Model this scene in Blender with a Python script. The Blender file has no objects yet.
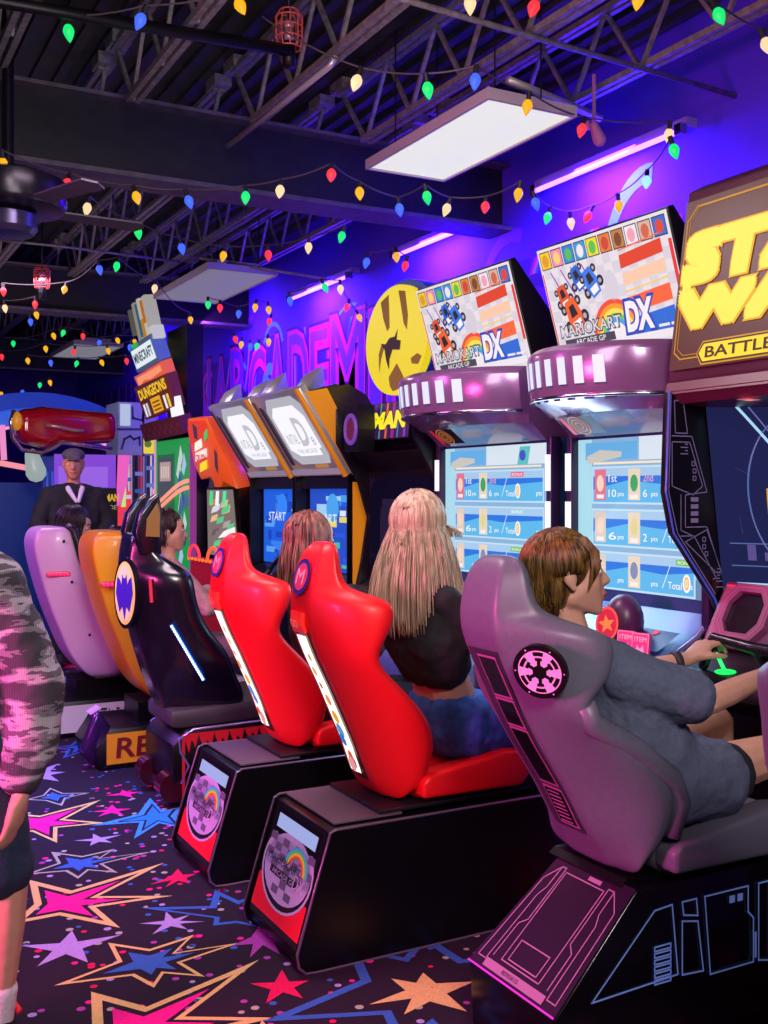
import bpy, bmesh, math, random
from mathutils import Vector, Matrix, noise
random.seed(7)
PI = math.pi
V = Vector
SC = bpy.context.scene
COL = SC.collection
# ------------------------------------------------------------------ colours and materials
def lin(c):
    return c / 12.92 if c <= 0.04045 else ((c + 0.055) / 1.055) ** 2.4
def hx(h):
    h = h.lstrip('#')
    return tuple(lin(int(h[i:i + 2], 16) / 255) for i in (0, 2, 4)) + (1,)
MATS = {}
def mat(name, col='#808080', rough=0.5, metal=0.0, emit=0.0, ecol=None, nz=0.0, nsc=20.0, bump=0.0, coat=0.0, alpha=1.0, trans=0.0, spec=None):
    if name in MATS: return MATS[name]
    m = bpy.data.materials.new(name); m.use_nodes = True
    nt = m.node_tree; b = nt.nodes['Principled BSDF']
    c = hx(col)
    b.inputs['Base Color'].default_value = c if emit < .5 or ecol else tuple(q * .12 for q in c[:3]) + (1,)
    b.inputs['Roughness'].default_value = rough
    b.inputs['Metallic'].default_value = metal
    if spec is not None: b.inputs['Specular IOR Level'].default_value = spec
    if coat: b.inputs['Coat Weight'].default_value = coat; b.inputs['Coat Roughness'].default_value = 0.08
    if emit:
        b.inputs['Emission Color'].default_value = hx(ecol or col); b.inputs['Emission Strength'].default_value = emit
    if trans: b.inputs['Transmission Weight'].default_value = trans
    if alpha < 1: b.inputs['Alpha'].default_value = alpha
    if nz or bump:
        tc = nt.nodes.new('ShaderNodeTexCoord'); n = nt.nodes.new('ShaderNodeTexNoise')
        n.inputs['Scale'].default_value = nsc; n.inputs['Detail'].default_value = 4
        nt.links.new(tc.outputs['Object'], n.inputs['Vector'])
        if nz:
            r = nt.nodes.new('ShaderNodeValToRGB')
            d = tuple(max(0, x * (1 - nz)) for x in c[:3]) + (1,)
            e = tuple(min(1, x * (1 + nz)) for x in c[:3]) + (1,)
            r.color_ramp.elements[0].position = .3; r.color_ramp.elements[1].position = .7
            r.color_ramp.elements[0].color = d; r.color_ramp.elements[1].color = e
            nt.links.new(n.outputs['Fac'], r.inputs['Fac']); nt.links.new(r.outputs['Color'], b.inputs['Base Color'])
        if bump:
            bp = nt.nodes.new('ShaderNodeBump'); bp.inputs['Strength'].default_value = bump; bp.inputs['Distance'].default_value = .01
            nt.links.new(n.outputs['Fac'], bp.inputs['Height']); nt.links.new(bp.outputs['Normal'], b.inputs['Normal'])
    MATS[name] = m
    return m
def glow(col, s=1.0):
    return mat('glow_%s_%s' % (col.strip('#'), s), col, 0.5, emit=s)
def paint(col, rough=.5, **k):
    return mat('paint_%s_%s' % (col.strip('#'), rough), col, rough, **k)

# ------------------------------------------------------------------ panel: a plane in the place to lay prints on
class Panel:
    def __init__(s, o, ax, up):
        s.o = V(o); s.a = V(ax).normalized(); s.u = V(up).normalized(); s.n = s.a.cross(s.u).normalized()
    def p(s, a, b, d=0.0): return s.o + s.a * a + s.u * b + s.n * d

FONT = {}
def glyphs(txt, bold=0):
    key = (txt, bold)
    if key in FONT: return FONT[key]
    cu = bpy.data.curves.new('t', 'FONT'); cu.body = txt; cu.size = 1; cu.resolution_u = 3; cu.offset = bold
    ob = bpy.data.objects.new('t', cu); COL.objects.link(ob)
    bpy.context.view_layer.update()
    me = bpy.data.meshes.new_from_object(ob.evaluated_get(bpy.context.evaluated_depsgraph_get()))
    vs = [v.co.copy() for v in me.vertices]; fs = [tuple(f.vertices) for f in me.polygons]
    bpy.data.objects.remove(ob); bpy.data.curves.remove(cu); bpy.data.meshes.remove(me)
    if vs:
        x0 = min(v.x for v in vs); x1 = max(v.x for v in vs); y0 = min(v.y for v in vs); y1 = max(v.y for v in vs)
        vs = [((v.x - x0) / max(x1 - x0, 1e-6), (v.y - y0) / max(y1 - y0, 1e-6)) for v in vs]
    FONT[key] = (vs, fs)
    return FONT[key]

class M:
    def __init__(s): s.v = []; s.f = []; s.m = []; s.mats = []
    def mi(s, m):
        if m is None: return 0
        if m not in s.mats: s.mats.append(m)
        return s.mats.index(m)
    def add(s, vs, fs, m=None):
        b = len(s.v); k = s.mi(m)
        s.v += [V(p) for p in vs]
        for f in fs: s.f.append(tuple(b + i for i in f)); s.m.append(k)
        return s
    def box(s, x0, y0, z0, x1, y1, z1, m=None):
        vs = [(x, y, z) for x in (x0, x1) for y in (y0, y1) for z in (z0, z1)]
        return s.add(vs, [(0, 1, 3, 2), (4, 6, 7, 5), (0, 4, 5, 1), (2, 3, 7, 6), (0, 2, 6, 4), (1, 5, 7, 3)], m)
    def prism(s, pts, d, m=None):               # closed planar polygon pushed along d
        n = len(pts); d = V(d); a = [V(p) for p in pts]
        nn = V((0, 0, 0))
        for i in range(n): nn += a[i].cross(a[(i + 1) % n])
        if nn.dot(d) > 0: a.reverse()
        vs = a + [p + d for p in a]
        return s.add(vs, [tuple(range(n)), tuple(range(2 * n - 1, n - 1, -1))] + [(i, i + n, (i + 1) % n + n, (i + 1) % n) for i in range(n)], m)
    def xz(s, pts, y0, y1, m=None): return s.prism([(x, y0, z) for x, z in pts], (0, y1 - y0, 0), m)
    def bar(s, p, q, w, h=None, m=None, up=(0, 0, 1)):
        p = V(p); q = V(q); d = (q - p).normalized(); h = h or w
        u = V(up)
        if abs(d.dot(u)) > .98: u = V((1, 0, 0))
        a = d.cross(u).normalized(); b = a.cross(d)
        vs = [e + a * (i * w / 2) + b * (j * h / 2) for e in (p, q) for i, j in ((-1, -1), (1, -1), (1, 1), (-1, 1))]
        return s.add(vs, [(3, 2, 1, 0), (4, 5, 6, 7)] + [(i, (i + 1) % 4, (i + 1) % 4 + 4, i + 4) for i in range(4)], m)
    def tube(s, pts, r, n=8, m=None, r1=None, closed=False):
        pts = [V(p) for p in pts]; k = len(pts); rings = []; ref = V((.3, .2, 1)).normalized()
        for i, p in enumerate(pts):
            if closed: d = pts[(i + 1) % k] - pts[i - 1]
            else: d = pts[min(i + 1, k - 1)] - pts[max(i - 1, 0)]
            d.normalize()
            a = d.cross(ref)
            if a.length < .1: a = d.cross(V((1, 0, 0)))
            a.normalize(); b = d.cross(a)
            rr = r if r1 is None else r + (r1 - r) * i / (k - 1)
            rings.append([p + a * math.cos(2 * PI * j / n) * rr + b * math.sin(2 * PI * j / n) * rr for j in range(n)])
        return s.loft(rings, m, caps=not closed, wrap=closed)
    def loft(s, rings, m=None, caps=True, wrap=False):
        n = len(rings[0]); k = len(rings)
        fs = []
        for i in range(k if wrap else k - 1):
            for j in range(n):
                a = i * n; b = ((i + 1) % k) * n
                fs.append((a + j, a + (j + 1) % n, b + (j + 1) % n, b + j))
        if caps: fs += [tuple(range(n - 1, -1, -1)), tuple(range((k - 1) * n, k * n))]
        return s.add([p for r in rings for p in r], fs, m)
    def ell(s, c, r, ax=None, m=None, nu=16, nv=10):  # ellipsoid; ax = (f, side, up) frame
        c = V(c); A = ax or (V((1, 0, 0)), V((0, 1, 0)), V((0, 0, 1)))
        if not hasattr(r, '__len__'): r = (r, r, r)
        vs = [c + A[2] * r[2]]
        for i in range(1, nv):
            t = PI * i / nv
            for j in range(nu):
                p = 2 * PI * j / nu
                vs.append(c + A[0] * (r[0] * math.sin(t) * math.cos(p)) + A[1] * (r[1] * math.sin(t) * math.sin(p)) + A[2] * (r[2] * math.cos(t)))
        vs.append(c - A[2] * r[2]); e = len(vs) - 1
        fs = [(0, 1 + j, 1 + (j + 1) % nu) for j in range(nu)]
        for i in range(nv - 2):
            for j in range(nu):
                a = 1 + i * nu; b = a + nu
                fs.append((a + j, b + j, b + (j + 1) % nu, a + (j + 1) % nu))
        a = 1 + (nv - 2) * nu
        fs += [(e, a + (j + 1) % nu, a + j) for j in range(nu)]
        return s.add(vs, fs, m)
    def hull(s, balls, m=None, n=10):             # convex hull of spheres: tapered limbs, torsos
        bm = bmesh.new()
        for c, r in balls:
            c = V(c)
            rr = r if hasattr(r, '__len__') else (r, r, r)
            for i in range(n // 2 + 1):
                t = PI * i / (n // 2)
                for j in range(n if 0 < i < n // 2 else 1):
                    p = 2 * PI * j / n + i * .3
                    bm.verts.new(c + V((rr[0] * math.sin(t) * math.cos(p), rr[1] * math.sin(t) * math.sin(p), rr[2] * math.cos(t))))
        r = bmesh.ops.convex_hull(bm, input=bm.verts)
        dead = [g for g in r['geom_interior'] if isinstance(g, bmesh.types.BMVert)] + [g for g in r['geom_unused'] if isinstance(g, bmesh.types.BMVert)]
        bmesh.ops.delete(bm, geom=list(set(dead)), context='VERTS')
        bmesh.ops.recalc_face_normals(bm, faces=bm.faces)
        bm.verts.index_update()
        s.add([v.co.copy() for v in bm.verts], [tuple(v.index for v in f.verts) for f in bm.faces], m); bm.free()
        return s
    def chain(s, pts, m=None, n=10):
        for a, b in zip(pts, pts[1:]): s.hull([a, b], m, n)
        return s
    # prints on a panel
    def poly(s, P, pts, m=None, d=.001): return s.add([P.p(a, b, d) for a, b in pts], [tuple(range(len(pts)))], m)
    def rect(s, P, a0, b0, a1, b1, m=None, d=.001): return s.poly(P, [(a0, b0), (a1, b0), (a1, b1), (a0, b1)], m, d)
    def disc(s, P, a, b, r, m=None, d=.001, n=28, ry=None, t0=0, t1=2 * PI):
        ry = ry or r
        full = abs(t1 - t0 - 2 * PI) < 1e-6
        pts = [(a + r * math.cos(t0 + (t1 - t0) * i / n), b + ry * math.sin(t0 + (t1 - t0) * i / n)) for i in range(n if full else n + 1)]
        return s.poly(P, pts, m, d)
    def ring(s, P, a, b, r0, r1, m=None, d=.001, n=28, t0=0, t1=2 * PI, ky=1.0):
        vs = []; fs = []
        for i in range(n + 1):
            t = t0 + (t1 - t0) * i / n
            vs += [P.p(a + r0 * math.cos(t), b + r0 * ky * math.sin(t), d), P.p(a + r1 * math.cos(t), b + r1 * ky * math.sin(t), d)]
        for i in range(n): fs.append((2 * i, 2 * i + 1, 2 * i + 3, 2 * i + 2))
        return s.add(vs, fs, m)
    def line(s, P, pts, w, m=None, d=.001, closed=False):
        k = len(pts); pts = [V((a, b)) for a, b in pts]
        for i in range(k if closed else k - 1):
            p, q = pts[i], pts[(i + 1) % k]
            if (q - p).length < 1e-6: continue
            t = (q - p).normalized(); n = V((-t.y, t.x)) * (w / 2); e = t * (w / 2)
            s.poly(P, [p - n - e, q - n + e, q + n + e, p + n - e], m, d)
        return s
    def star(s, P, a, b, r0, r1, k=5, rot=PI / 2, m=None, d=.001):
        return s.poly(P, [(a + (r0 if i % 2 == 0 else r1) * math.cos(rot + PI * i / k), b + (r0 if i % 2 == 0 else r1) * math.sin(rot + PI * i / k)) for i in range(2 * k)], m, d)
    def fat(s, P, txt, a, b, w, h, m, d, shear=0, r=.008, n=10):
        for i in range(n):
            t = 2 * PI * i / n; c_, s_ = math.cos(t), math.sin(t); q = 1 / max(abs(c_), abs(s_)); s.text(P, txt, a + r * c_ * q, b + r * s_ * q, w, h, m, d + i * .00004, shear)
        return s.text(P, txt, a, b, w, h, m, d + n * .00004, shear)
    def text(s, P, txt, a, b, w, h, m=None, d=.002, shear=0.0, depth=0.0, bold=0):   # a,b = lower left corner
        vs, fs = glyphs(txt, bold)
        if not vs: return s
        pts = [(a + x * w + y * h * shear, b + y * h) for x, y in vs]
        s.add([P.p(x, y, d) for x, y in pts], fs, m)
        if depth:
            cnt = {}
            for f in fs:
                for i in range(len(f)):
                    e = (f[i], f[(i + 1) % len(f)]); cnt[e] = 1
            side = [e for e in cnt if (e[1], e[0]) not in cnt]
            n = len(pts)
            s.add([P.p(x, y, d) for x, y in pts] + [P.p(x, y, d - depth) for x, y in pts], [(j, i, i + n, j + n) for i, j in side], m)
        return s
    def build(s, name, m=None, parent=None, bevel=0, smooth=False, sub=0, remesh=0, relax=0, disp=0, dsc=.1, seg=2, auto=None, flip=False):
        me = bpy.data.meshes.new(name)
        off = rootloc(parent) if parent else V((0, 0, 0))
        me.from_pydata([tuple(p - off) for p in s.v], [], s.f)
        ms = list(s.mats)
        if m is not None and not ms: ms = [m]
        for x in ms: me.materials.append(x)
        if len(ms) > 1: me.polygons.foreach_set('material_index', s.m)
        me.update()
        o = bpy.data.objects.new(name, me); COL.objects.link(o)
        if parent: o.parent = parent
        if remesh:
            r = o.modifiers.new('r', 'REMESH'); r.mode = 'VOXEL'; r.voxel_size = remesh; r.use_smooth_shade = True
            if relax: r = o.modifiers.new('s', 'SMOOTH'); r.factor = .5; r.iterations = relax
        if disp:
            t = bpy.data.textures.new('fold', 'CLOUDS'); t.noise_scale = dsc
            r = o.modifiers.new('d', 'DISPLACE'); r.texture = t; r.strength = disp; r.mid_level = .5; r.texture_coords = 'LOCAL'
        if bevel:
            r = o.modifiers.new('b', 'BEVEL'); r.width = bevel; r.segments = seg; r.limit_method = 'ANGLE'; r.angle_limit = .6
        if sub:
            r = o.modifiers.new('s', 'SUBSURF'); r.levels = sub; r.render_levels = sub
        if o.modifiers:
            bpy.context.view_layer.update()
            dg = bpy.context.evaluated_depsgraph_get()
            nm = bpy.data.meshes.new_from_object(o.evaluated_get(dg)); nm.name = name
            if not nm.materials:
                for x in ms: nm.materials.append(x)
            o.modifiers.clear(); o.data = nm; bpy.data.meshes.remove(me); me = nm
        if smooth or remesh: me.polygons.foreach_set('use_smooth', [True] * len(me.polygons))
        elif bevel or auto: me.set_sharp_from_angle(angle=auto or .7); me.polygons.foreach_set('use_smooth', [True] * len(me.polygons))
        me.update()
        return o
def rootloc(o):
    while o.parent: o = o.parent
    return V(o.location)
def tag(o, label=None, cat=None, group=None, kind=None):
    if label: o['label'] = label
    if cat: o['category'] = cat
    if group: o['group'] = group
    if kind: o['kind'] = kind
    return o
def thing(name, label, cat, loc, group=None):
    o = bpy.data.objects.new(name, None); COL.objects.link(o); o.location = loc; o.empty_display_size = .1
    return tag(o, label, cat, group)
def settle(o, label, cat, group=None):      # put the origin of a one-mesh thing at its base
    me = o.data; xs = [v.co.copy() for v in me.vertices]
    c = V(((min(v.x for v in xs) + max(v.x for v in xs)) / 2, (min(v.y for v in xs) + max(v.y for v in xs)) / 2, min(v.z for v in xs)))
    me.transform(Matrix.Translation(-c)); o.location = c
    return tag(o, label, cat, group)

# ------------------------------------------------------------------ camera
TH = math.radians(28.4); FX, FY = math.sin(TH), math.cos(TH); FL = 1060.0; EYE = 1.5; HV = 492.0
cam = bpy.data.cameras.new('camera'); co = bpy.data.objects.new('camera', cam); COL.objects.link(co)
co.location = (0, 0, EYE); co.rotation_euler = (PI / 2, 0, -TH)
cam.sensor_fit = 'HORIZONTAL'; cam.sensor_width = 36; cam.lens = 36 * FL / 768
cam.shift_y = -(512 - HV) / 768; cam.clip_end = 100
SC.camera = co
def at(u, v, x=None, y=None, z=None):       # the point of the place seen at a pixel, on a plane of the place
    k = (u - 384) / FL; d = V((FX + k * FY, FY - k * FX, (HV - v) / FL))
    t = x / d.x if x is not None else y / d.y if y is not None else (z - EYE) / d.z
    return V((0, 0, EYE)) + d * t
SC.view_settings.view_transform = 'Standard'; SC.view_settings.look = 'None'
SC.view_settings.exposure = 0.0; SC.view_settings.gamma = 1.0; SC.view_settings.use_curve_mapping = False

# ------------------------------------------------------------------ common materials
BLK = mat('black_plastic', '#0b0910', .32, nz=.2, nsc=30)
BLKM = mat('black_laminate', '#050408', .35, nz=.2, nsc=30)
DKM = mat('dark_metal', '#1c1a20', .4, .7)
CHROME = mat('chrome', '#c8c4d0', .16, 1.0)
SILV = mat('brushed_silver', '#b4b4bc', .3, .9, nz=.12, nsc=8)
WALLX = 3.9
# ------------------------------------------------------------------ carpet
def carpet():
    m = M()
    base = mat('carpet_dark', '#2c2032', .95, nz=.35, nsc=260, bump=.4, spec=.1)
    def cm(c): return mat('carpet_' + c.strip('#'), c, .95, nz=.22, nsc=240, bump=.3, spec=.1)
    TAN, PINK, BLUE, LAV, RED, PUR, PALE = cm('#dcb878'), cm('#ee1f8e'), cm('#3a63b8'), cm('#a98fd0'), cm('#d81c58'), cm('#a83fa6'), cm('#a9a59a')
    m.add([(-3.2, -1.6, 0), (WALLX, -1.6, 0), (WALLX, 18, 0), (-3.2, 18, 0)], [(0, 1, 2, 3)], base)
    FP = Panel((0, 0, 0), (1, 0, 0), (0, 1, 0))
    occ = []
    def g(u, v): p = at(u, v, z=0); return V((p.x, p.y))
    def spiky(c, tips, q=.36):
        tips = sorted(tips, key=lambda t: math.atan2(t.y - c.y, t.x - c.x)); out = []
        md = sum((t - c).length for t in tips) / len(tips)
        for i, t in enumerate(tips):
            n = tips[(i + 1) % len(tips)]
            d = ((t - c).normalized() + (n - c).normalized())
            d = d.normalized() if d.length > .05 else V((-(t - c).y, (t - c).x)).normalized()
            out += [t, c + d * min(md, min((t - c).length, (n - c).length) * 1.3) * q]
        return out
    def scale(pts, c, k): return [c + (p - c) * k for p in pts]
    def outline(pts, c, k, mm, z):
        inn = scale(pts, c, k); n = len(pts)
        m.add([(p.x, p.y, z) for p in pts] + [(p.x, p.y, z) for p in inn], [(i, (i + 1) % n, (i + 1) % n + n, i + n) for i in range(n)], mm)
    def fill(pts, mm, z): m.add([(p.x, p.y, z) for p in pts], [tuple(range(len(pts)))], mm)
    def fstar(cu, tips, fm, om=None, k=.72, ki=.5, q=.36):
        c = g(*cu); pts = spiky(c, [g(*t) for t in tips], q); occ.append((c, max((p - c).length for p in pts)))
        if om: outline(pts, c, k, om, .0012); pts = scale(pts, c, ki)
        fill(pts, fm, .0016)
    fstar((64, 904), [(164, 863), (173, 896), (120, 928), (10, 925), (29, 880)], PINK, TAN, .74, .54, .36)
    fstar((140, 1030), [(259, 960), (275, 1018), (180, 1090), (50, 1075), (91, 992)], PINK, TAN, .76, .55, .36)
    fstar((149, 963), [(108, 943), (194, 935), (240, 943), (205, 977), (154, 988), (54, 986)], BLUE, TAN, .84, .5, .42)
    fstar((68, 948), [(72, 931), (122, 935), (88, 963), (37, 967), (20, 946)], LAV, q=.32)
    fstar((171, 923), [(139, 924), (166, 912), (190, 915), (205, 922), (188, 930), (152, 935)], LAV, q=.3)
    fstar((178, 878), [(150, 885), (178, 869), (197, 874), (190, 884), (165, 888)], RED, q=.34)
    fstar((80, 864), [(51, 852), (115, 849), (152, 852), (118, 873), (78, 879), (24, 875)], BLUE, PALE, .84, .5, .42)
    fstar((98, 840), [(74, 841), (93, 834), (122, 835), (112, 843), (90, 846)], LAV, q=.32)
    fstar((37, 824), [(101, 800), (106, 823), (57, 843), (5, 838), (0, 812)], PINK, TAN, .8, .62, .4)
    fstar((156, 817), [(91, 826), (134, 839), (190, 830), (185, 806), (150, 798)], cm('#2f7fd0'), cm('#3f8fe0'), .7, .55, .36)  # blue light falling on the carpet is put into this star's brighter colours
    fstar((112, 811), [(92, 812), (112, 805), (132, 809), (124, 816), (98, 817)], PINK, q=.34)
    fstar((125, 794), [(105, 796), (122, 790), (142, 792), (133, 798)], PINK, q=.34)
    fstar((54, 797), [(25, 800), (50, 788), (90, 793), (62, 806)], BLUE, PALE, .84, .5, .42)
    fstar((282, 987), [(282, 970), (309, 981), (303, 999), (266, 1004), (250, 984)], RED, q=.36)
    fstar((426, 992), [(369, 1005), (391, 979), (423, 973), (474, 982), (467, 1012), (404, 1015)], TAN, q=.4)
    fstar((432, 988), [(262, 1022), (345, 945), (425, 935), (560, 950), (600, 1010), (470, 1060), (400, 1050)], BLUE, BLUE, .84, .01, .5)
    fstar((235, 915), [(140, 908), (215, 890), (268, 890), (300, 935), (213, 926)], BLUE, BLUE, .74, .01, .5)
    fstar((262, 940), [(232, 946), (260, 925), (300, 935), (280, 955), (250, 958)], PUR, q=.34)
    fstar((270, 1060), [(200, 1060), (262, 1020), (330, 1030), (320, 1090)], BLUE, TAN, .8, .5, .4)
    rnd = random.Random(5)
    kinds = [(TAN, PINK), (PALE, BLUE), (None, LAV), (None, PUR), (None, RED), (BLUE, BLUE), (TAN, BLUE)]
    for _ in range(900):
        c = V((rnd.uniform(-3, WALLX - .2), rnd.uniform(-1.4, 15))); r = rnd.uniform(.13, .42)
        if any((c - o).length < (r + q) * .72 for o, q in occ): continue
        om, fm = rnd.choice(kinds)
        if om is None: r = min(r, .2)
        occ.append((c, r)); k = rnd.choice((5, 6)); ph = rnd.uniform(0, 6)
        tips = [c + V((math.cos(ph + 2 * PI * i / k), math.sin(ph + 2 * PI * i / k))) * r * rnd.uniform(.55, 1.2) for i in range(k)]
        pts = spiky(c, tips, .4)
        if om: outline(pts, c, .78, om, .0010); pts = scale(pts, c, .55)
        fill(pts, fm, .0013)
    dots = [PINK, BLUE, LAV, PALE, RED, PUR]
    for i in range(5200):
        x = rnd.uniform(-2.6, 3.2) if i > 350 else rnd.uniform(-.4, 1.9); y = rnd.uniform(.6, 12) if i > 350 else rnd.uniform(2, 5.6)
        m.disc(FP, x, y, rnd.uniform(.009, .014), rnd.choice(dots), .0007, 8)
    o = m.build('floor'); tag(o, kind='structure')
carpet()

# ------------------------------------------------------------------ room shell
def wallmat():
    m = bpy.data.materials.new('mural_wall'); m.use_nodes = True; nt = m.node_tree; b = nt.nodes['Principled BSDF']
    b.inputs['Roughness'].default_value = .75
    N = nt.nodes.new; L = nt.links.new
    tc = N('ShaderNodeTexCoord'); sp = N('ShaderNodeSeparateXYZ'); L(tc.outputs['Object'], sp.inputs[0])
    w = N('ShaderNodeTexWave'); w.wave_type = 'RINGS'; w.inputs['Scale'].default_value = .5; w.inputs['Distortion'].default_value = 14; w.inputs['Detail'].default_value = 2; w.inputs['Detail Scale'].default_value = .55
    L(tc.outputs['Object'], w.inputs['Vector'])
    r = N('ShaderNodeValToRGB'); cr = r.color_ramp; cr.elements[0].color = hx('#3a14a8'); cr.elements[0].position = 0
    cr.elements[1].color = hx('#5a1cc8'); cr.elements[1].position = 1
    for p, c in ((.25, '#3d22c0'), (.42, '#c21fd0'), (.5, '#e84fe0'), (.56, '#3fc8e0'), (.62, '#2f7fd8'), (.75, '#41109a')):
        e = cr.elements.new(p); e.color = hx(c)
    L(w.outputs['Fac'], r.inputs['Fac'])
    edge = N('ShaderNodeTexNoise'); edge.inputs['Scale'].default_value = .8; L(tc.outputs['Object'], edge.inputs['Vector'])
    ad = N('ShaderNodeMath'); ad.operation = 'MULTIPLY_ADD'; ad.inputs[1].default_value = .35; L(edge.outputs['Fac'], ad.inputs[0]); L(sp.outputs['Z'], ad.inputs[2])
    gt = N('ShaderNodeMath'); gt.operation = 'GREATER_THAN'; gt.inputs[1].default_value = 3.13; L(ad.outputs[0], gt.inputs[0])
    mx = N('ShaderNodeMix'); mx.data_type = 'RGBA'; L(gt.outputs[0], mx.inputs['Factor']); L(r.outputs['Color'], mx.inputs['A']); mx.inputs['B'].default_value = hx('#5230f4')  # plain upper wall: violet of the tube light put into its base colour
    L(mx.outputs['Result'], b.inputs['Base Color'])
    return m
WM = wallmat()
m = M(); m.box(WALLX, -1.6, 0, WALLX + .12, 18.1, 4.0); tag(m.build('wall_right', WM), kind='structure')
DW = mat('dark_violet_paint', '#2a1550', .8, nz=.2, nsc=4)
m = M(); m.box(-3.3, 18, 0, WALLX, 18.1, 4.0); tag(m.build('wall_back', mat('violet_paint', '#5030c0', .8, nz=.25, nsc=3)), kind='structure')
m = M(); m.box(-3.3, -1.6, 0, -3.2, 18, 4.0); tag(m.build('wall_left', DW), kind='structure')
m = M(); m.box(-3.3, -1.7, 0, WALLX, -1.6, 4.0); tag(m.build('wall_front', DW), kind='structure')
# graffiti lettering painted on the wall
GP = Panel((WALLX - .002, 0, 0), (0, -1, 0), (0, 0, 1))
g = M()
LM, LB, LC, LD = mat('spray_magenta', '#e01fd0', .7), mat('spray_violet', '#7a38f0', .7), mat('spray_cyan', '#4ac8e8', .7), mat('spray_dark', '#2a0f78', .7)
ypos = [(11.75, .5, 'N'), (11.15, .5, 'A'), (10.6, .48, 'R'), (10.08, .45, 'C'), (9.58, .48, 'A'), (9.07, .45, 'D'), (8.58, .38, 'E'), (8.16, .62, 'M'), (7.45, .2, 'I'), (7.15, .55, 'N'), (6.5, .5, 'D')]
for y, w, c in ypos:
    z0 = 2.12 + random.uniform(-.05, .05); h = .86
    g.text(GP, c, -y - .04, z0 - .05, w + .08, h + .1, LD, .001, bold=.07)
    g.text(GP, c, -y - .02, z0 - .02, w + .04, h + .04, LM, .003, bold=.05)
    g.text(GP, c, -y + .01, z0 + .02, w - .02, h - .04, LB, .005, bold=-.005)
for i in range(46):
    y = random.uniform(3.2, 16); z = random.uniform(2.0, 2.85); r = random.uniform(.12, .35)
    g.ring(GP, -y, z, r, r + random.uniform(.025, .07), random.choice((LM, LC, LB, LD)), .0006 + i * .00001, 20, random.uniform(0, 3), random.uniform(3.5, 6), ky=random.uniform(.8, 2))
tag(g.build('trim_1', None), kind='structure'); bpy.data.objects['trim_1']['label'] = 'magenta graffiti lettering along the violet wall'
# ceiling deck with ribs
m = M(); dk = mat('painted_deck', '#302f33', .7, nz=.5, nsc=5, bump=.5)
m.box(-3.3, -1.7, 3.9, WALLX + .1, 18.1, 4.0)
for i in range(58):
    x = -3.2 + i * .123
    m.box(x, -1.6, 3.87, x + .055, 18, 3.9)
tag(m.build('ceiling', dk), kind='structure')
# ceiling services: beams and open web joists
BM = mat('painted_steel', '#1c1a20', .6, .1, nz=.35, nsc=14); FM = mat('flange_steel', '#5c5460', .55, .1, nz=.3, nsc=14)
n = 1
for y in (5.63, 10.1, 15.0):
    m = M(); m.box(-3.2, y - .012, 3.17, WALLX, y + .012, 3.56, BM); m.box(-3.2, y - .13, 3.15, WALLX, y + .13, 3.175, FM); m.box(-3.2, y - .1, 3.56, WALLX, y + .1, 3.58, FM)
    n += 1; tag(m.build('trim_%d' % n, BM), kind='structure')['label'] = 'dark steel I-beam crossing below the ceiling joists'
JM = mat('joist_steel', '#8c8488', .5, .3, nz=.35, nsc=30)
for x in (-1.85, -1.2, -.55, .1, .75, 1.4, 2.05, 2.7, 3.35):
    for y0, y1 in ((-1.5, 5.5), (5.76, 9.97), (10.2, 14.9), (15.1, 17.9)):
        m = M()
        for z in (3.44, 3.8):
            for dx in (-.022, .022): m.bar((x + dx, y0 + (.28 if z < 3.6 else 0), z), (x + dx, y1 - (.3 if z < 3.6 else 0), z), .026, .03)
        k = int((y1 - y0 - .6) / .24)
        st = (y1 - y0 - .58) / k
        for i in range(k):
            a = y0 + .28 + i * st; za, zb = (3.44, 3.8) if i % 2 == 0 else (3.8, 3.44)
            m.bar((x, a, za), (x, a + st, zb), .018)
        m.bar((x, y0, 3.8), (x, y0 + .28, 3.44), .02); m.bar((x, y1, 3.8), (x, y1 - .3, 3.8 if k % 2 == 0 else 3.44), .02); m.bar((x, y1 - .3, 3.44), (x, y1, 3.8), .02)
        m.box(x - .05, y0 - .06, 3.8, x + .05, y0 + .1, 3.86); m.box(x - .05, y1 - .1, 3.8, x + .05, y1 + .06, 3.86)
        n += 1; tag(m.build('trim_%d' % n, JM), kind='structure')['label'] = 'open web steel joist under the ceiling deck'
# cross bridging and pipes
def pipe(pts, r, m_, label, cat='pipe', name='ceiling_pipe', grp=None):
    q = M(); q.tube(pts, r, 10); o = q.build(name, m_, smooth=True); c = V(pts[0]); o.data.transform(Matrix.Translation(-c)); o.location = c
    return tag(o, label, cat, grp)
pipe([(-3.2, 4.5, 3.36), (.63, 4.23, 3.36), (1.78, 4.12, 3.36)], .026, DKM, 'dark sprinkler pipe at upper left, ending at the larger caged sprinkler head')
pipe([(-3.2, 3.1, 3.4), (2.0, 3.56, 3.4), (WALLX, 3.67, 3.4)], .013, JM, 'thin pale bridging rod crossing the joists at upper right')
pipe([at(200, 258, z=3.3), at(325, 279, z=3.1)], .012, JM, 'short pale conduit hanging beside the second ceiling light')
pipe([at(0, 240, z=3.28), at(60, 246, z=3.28), at(180, 262, z=3.28)], .01, JM, 'thin pale conduit running left of the second ceiling light')
pipe([at(228, 146, z=3.36), at(330, 66, z=3.36), at(336, 56, z=3.4)], .014, mat('galvanised', '#d8d4d8', .35, .6), 'bright galvanised conduit fixed along a joist left of the large ceiling light')
pipe([at(508, 80, z=3.35), at(600, 118, z=3.35)], .02, mat('galvanised', '#d8d4d8', .35, .6), 'galvanised conduit running above the large ceiling light')

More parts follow.
